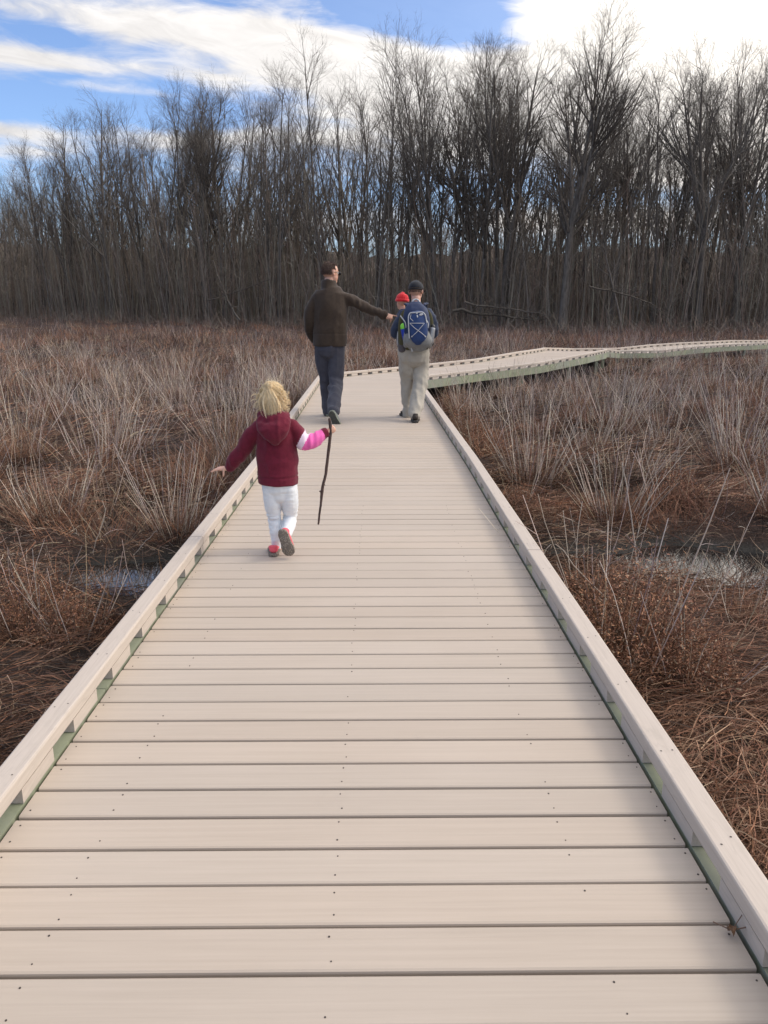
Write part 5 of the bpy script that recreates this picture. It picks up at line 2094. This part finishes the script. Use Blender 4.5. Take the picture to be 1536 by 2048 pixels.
    mnd = fabric('dark_navy_nylon', (.014, .028, .080), (.011, .022, .065), 20, .6, .1, 500, .0008)
    mg = fabric('grey_nylon', (.22, .22, .215), (.17, .17, .165), 25, .65, .1, 500, .0008)
    mpi = plain('light_grey_piping', (.45, .46, .48), .5)
    q = lambda x, y, dy: P(x, y, dy)
    bv = fuse([loft([q(834, 690, -.22), q(834, 678, -.235), q(833, 655, -.235), q(832, 632, -.22), q(831, 617, -.19), q(831, 608, -.165)],
                    np.array([21, 25, 26, 25, 20.5, 13]) * mp, np.array([10, 15, 16, 15, 11, 6]) * mp, (0, 1, 0), 26, 5)], .009, 3, 'pack')
    put('main_body', (wrinkle(bv[0], bv[2], .008, 8, 81), bv[1]), mnd, bp, bo)
    bv = fuse([loft([q(835, 694, -.27), q(835.5, 684, -.29), q(835, 672, -.27)], np.array([19, 27, 27]) * mp, np.array([9, 14, 14]) * mp, (0, 1, 0), 24, 5),
               loft([q(812, 690, -.2), q(811, 672, -.21), q(810, 662, -.2)], np.array([5, 6, 5]) * mp, np.array([12, 13, 12]) * mp, (0, 1, 0), 14, 4),
               loft([q(858, 690, -.2), q(860.5, 679, -.21), q(861, 671, -.2)], np.array([5, 6, 5]) * mp, np.array([12, 13, 12]) * mp, (0, 1, 0), 14, 4)], .009, 3, 'base')
    put('base_panel', (wrinkle(bv[0], bv[2], .007, 9, 83), bv[1]), mg, bp, bo)
    bv = fuse([loft([q(836, 686, -.375), q(836, 680, -.385), q(836.5, 668, -.385), q(835, 650, -.375), q(834, 632, -.35), q(833.5, 625, -.33)],
                    np.array([7, 13, 18.0, 18.3, 16.5, 13.5]) * mp, np.array([4, 6, 7, 7, 6.5, 4]) * mp, (0, 1, 0), 26, 5)], .007, 3, 'pocket')
    fpV = wrinkle(bv[0], bv[2], .005, 10, 85)
    fp = put('front_pocket', (fpV, bv[1]), mn, bp, bo)

    def on_front(x, y):
        """point on the pocket's outer face"""
        p = P(x, y, -.40)
        k = np.argsort((fpV[:, 0] - p[0]) ** 2 + (fpV[:, 2] - p[2]) ** 2)[:60]
        return np.array([p[0], fpV[k, 1].min() - .003, p[2]])
    pip = [(818.5, 676), (817.5, 660), (817, 645), (817, 634), (820, 626.5), (826, 625.5), (834, 624.8), (844, 624.5), (849.5, 628), (852, 636), (853.5, 645)]
    raw('piping', [loft([on_front(*a) for a in pip], .0072, None, (0, 1, 0), 8, 4)], mpi, fp, bo)
    cords = [[(820, 646.5), (834, 646.3), (848, 646.5)], [(820, 647), (828, 655), (836, 661), (844, 667), (850, 672.5)], [(848, 647), (842, 654), (836, 661), (830, 667), (824, 672.5)]]
    raw('bungee_cord', [loft([on_front(*a) + [0, -.003, 0] for a in c], .0042, None, (0, 1, 0), 7, 4) for c in cords] +
        [ball(on_front(850.5, 673) + [0, -.004, 0], .009, None, 10, 6), ball(on_front(823.5, 673) + [0, -.004, 0], .009, None, 10, 6)], mpi, fp, bo)
    # small marks: a pale dash and two grey blocks, as on the pocket
    raw('emblem', [loft([on_front(839, 630), on_front(842.5, 629), on_front(846, 628.4)], [.011, .014, .009], [.003] * 3, (0, 1, 0), 10, 3),
                   loft([on_front(832.5, 627), on_front(835, 627)], [.008, .008], [.003, .003], (0, 1, 0), 8, 3),
                   loft([on_front(834, 630.5), on_front(835, 634.5)], [.008, .008], [.003, .003], (0, 1, 0), 8, 3)], mpi, fp, bo)
    raw('zip_pull', [loft([on_front(822, 630), on_front(820.5, 636), on_front(823, 639), on_front(826, 642)], .004, None, (0, 1, 0), 6, 4)], mpi, fp, bo)
    raw('haul_loop', [loft([q(824, 609, -.14), q(826, 601.5, -.13), q(832, 598.8, -.12), q(838, 602, -.13), q(840, 609, -.14)], .0115, None, (0, 1, 0), 8, 4)], mpi, bp, bo)
    for s in (-1, 1):
        xs = (815, 813, 816) if s < 0 else (849, 852, 849)
        raw('shoulder_strap', [loft([q(xs[0] + s * -2, 612, -.15), q(xs[1], 608 if s < 0 else 607.5, -.06), q(xs[2], 612, .06), q(xs[2] + s * 3, 640, .15)], [.034, .036, .036, .03], [.014] * 4, (0, 1, 1), 12, 5)], mnd, bp, bo)
        raw('side_strap', [loft([q(824 + s * 23, 632, -.24), q(833 + s * 22.5, 645, -.31), q(834 + s * 22, 655, -.33)], .007, None, (0, 1, 0), 7, 4)], mpi, bp, bo)
    ring = [P(828, 688) + np.array([math.cos(a) * 30.5 * mp, math.sin(a) * 22.5 * mp, .02 * math.sin(a)]) for a in np.linspace(0, 2 * math.pi, 31)]
    raw('hip_belt', [loft(ring, [.03] * 31, [.008] * 31, (0, 0, 1), 10, 1)], mnd, bp, bo)
    raw('dangling_strap', [loft([q(823, 692, -.33), q(824, 700, -.30), q(824.5, 703, -.29)], [.012, .012, .012], [.003] * 3, (0, 1, 0), 8, 4),
                           loft([q(800, 654, -.06), q(795.5, 668, -.10), q(795, 684, -.10), q(796, 692, -.06)], [.008] * 4, [.003] * 4, (0, 1, 0), 8, 4)], mpi, bp, bo)
    # pouches on the belt
    raw('belt_pouch', [loft([q(804, 690, -.10), q(804.5, 699, -.10)], [8.5 * mp, 8 * mp], [.04, .04], (0, 1, 0), 16, 4)], fabric('mauve_grey_cloth', (.10, .09, .10), None, 30), bp, bo)
    raw('belt_pouch', [loft([q(860, 690, -.06), q(863, 687, -.16)], [4.6 * mp, 4.8 * mp], None, (0, 0, 1), 16, 4)], fabric('black_cloth', (.016, .014, .014), None, 30), bp, bo)
    # bottles in the side pockets: things of their own
    bl = P(808, 662, -.22)
    b1 = thing('water_bottle', 'blue drinking bottle with lime green lid in the backpack\'s side pocket', 'bottle', tuple(bl))
    raw('bottle_body', [loft([q(810.5, 676, -.24), q(809, 665, -.24), q(807.5, 657, -.24)], [.036, .041, .040], None, (0, 1, 0), 18, 4)], plain('blue_plastic', (.012, .045, .38), .3), b1, bl)
    raw('lid', [loft([q(807.3, 656.5, -.24), q(806.6, 652.5, -.24)], [.041, .039], None, (0, 1, 0), 18, 3), loft([q(806.4, 652, -.24), q(806.2, 649.3, -.24)], [.02, .017], None, (0, 1, 0), 12, 3)],
        plain('lime_plastic', (.23, .68, .05), .35), b1, bl)
    br_ = P(863, 662, -.2)
    b2 = thing('water_bottle', 'steel bottle with black cap in the backpack\'s side pocket', 'bottle', tuple(br_))
    raw('bottle_body', [loft([q(861.5, 684, -.26), q(863.5, 668, -.26), q(865, 657.5, -.26)], [.036, .037, .036], None, (0, 1, 0), 18, 4)], plain('brushed_steel', (.42, .42, .43), .35, .5, .6), b2, br_)
    raw('cap', [loft([q(865.2, 657, -.26), q(865.7, 653.5, -.26)], [.033, .031], None, (0, 1, 0), 18, 3), loft([q(865.8, 653, -.26), q(866, 650, -.26)], [.012, .012], None, (0, 1, 0), 10, 3)],
        plain('black_plastic', (.012, .012, .013), .4), b2, br_)
    # ---- the baby
    bc = P(803.5, 604, .33)
    bo2 = np.array([P(815, 650)[0], D0 + .36, P(815, 660)[2]])
    HB = .20
    fwdb = np.array([-.55, .75, -.05])
    hp, eyes, hob, Ab = head(bc, fwdb, (.05, 0, 1), HB)
    nb = P(809, 621, .33)
    body = hp + [loft([bc - np.array([0, 0, .07]), nb], [.035, .04]),
                 loft([nb, P(815, 640, .33), P(820, 668, .32)], [.07, .09, .09], [.06, .075, .08])]
    sh = nb + np.array([-.05, .0, -.03])
    sh2 = nb + np.array([.09, .02, -.03])
    body += [loft([sh, sh + [-.04, .06, -.08], sh + [-.02, .13, -.10]], [.03, .026, .02]), loft([sh2, sh2 + [.05, .06, -.08], sh2 + [.04, .13, -.1]], [.03, .026, .02])]
    body += hand(sh + [-.02, .13, -.10], (.2, 1, -.1), (0, 0, -1), .07, 1, [.3, .3, .3, .4]) + hand(sh2 + [.04, .13, -.1], (.1, 1, -.1), (0, 0, -1), .07, -1, [.3, .3, .3, .4])
    hp1 = P(820, 668, .32)
    for s in (-1, 1):
        body.append(loft([hp1 + [s * .05, .0, 0], hp1 + [s * .13, .10, -.04], hp1 + [s * .12, .10, -.17]], [.05, .045, .035]))
        body.append(loft([hp1 + [s * .12, .10, -.17], hp1 + [s * .12, .15, -.185]], [.03, .026]))
    VFN = fuse(body, .005, 3, 'baby_body')
    bb = put('person', VFN, M_SKIN_KID, None, bo2)
    bb.location = bo2
    tag(bb, 'baby in red knit hat carried in front of the hiker, face turned away', 'person')
    for e in eyes:
        raw('eye', [e], M_EYE, bb, bo2)
    V, F, N = fuse([loft([nb + [0, 0, -.012], P(815, 640, .33), P(820, 668, .32)], [.075, .10, .10], [.066, .085, .09]),
                    loft([sh, sh + [-.04, .06, -.08], sh + [-.02, .13, -.10]], [.038, .034, .028]), loft([sh2, sh2 + [.05, .06, -.08], sh2 + [.04, .13, -.1]], [.038, .034, .028])], .006, 3, 'bj')
    put('jacket', (wrinkle(V, N, .004, 14, 91), F), fabric('blue_baby_cloth', (.05, .07, .13), None, 30), bb, bo2)
    V, F, N = fuse([loft([hp1 + [s * .05, .0, 0], hp1 + [s * .13, .10, -.04], hp1 + [s * .12, .10, -.165]], [.058, .053, .043]) for s in (-1, 1)], .006, 3, 'bt')
    put('trousers', (V, F), fabric('grey_baby_cloth', (.12, .12, .13), None, 30), bb, bo2)
    rt, fw, up = Ab
    M = np.stack([rt, fw, up])
    ctr = hob(0, -.04, .16)
    r = np.array([.385, .455, .42]) * HB
    mr = mat('red_knit', lambda g, p: (
        g.link(g.ramp(g.noise(g.n('ShaderNodeTexCoord').outputs['Object'], 60, 3), [(.3, (.50, .006, .012)), (.7, (.70, .012, .022))]), p.inputs['Base Color']),
        setattr(p.inputs['Roughness'], 'default_value', .9), setattr(p.inputs['Sheen Weight'], 'default_value', .3)))
    b, bf = ball(ctr, r, Ab, 60, 20)
    qv = ((b - ctr) @ M.T) / r
    az = np.arctan2(qv[:, 0], qv[:, 1])
    b = b + unit_rows(b - ctr) * (.0035 * np.cos(az * 20) * np.sqrt(np.clip(1 - qv[:, 2] ** 2, 0, 1)))[:, None]
    b = b + (lattice_noise3(b * 24, 3) * .006)[:, None] * unit_rows(b - ctr)
    ok = qv[:, 2] > -.18
    bf = [f[ok[f].all(1)] for f in bf]
    rim = [ctr + (np.array([math.cos(a), math.sin(a), -.12]) * r * 1.0) @ M for a in np.linspace(0, 2 * math.pi, 33)]
    raw('knit_hat', [(b, bf), loft(rim, [.012] * 33, [.020] * 33, up, 10, 1), ball(ctr + up * r[2] * .97, (.03, .03, .016), Ab, 12, 8)], mr, bb, bo2)


make_girl()
make_man()
make_hiker()
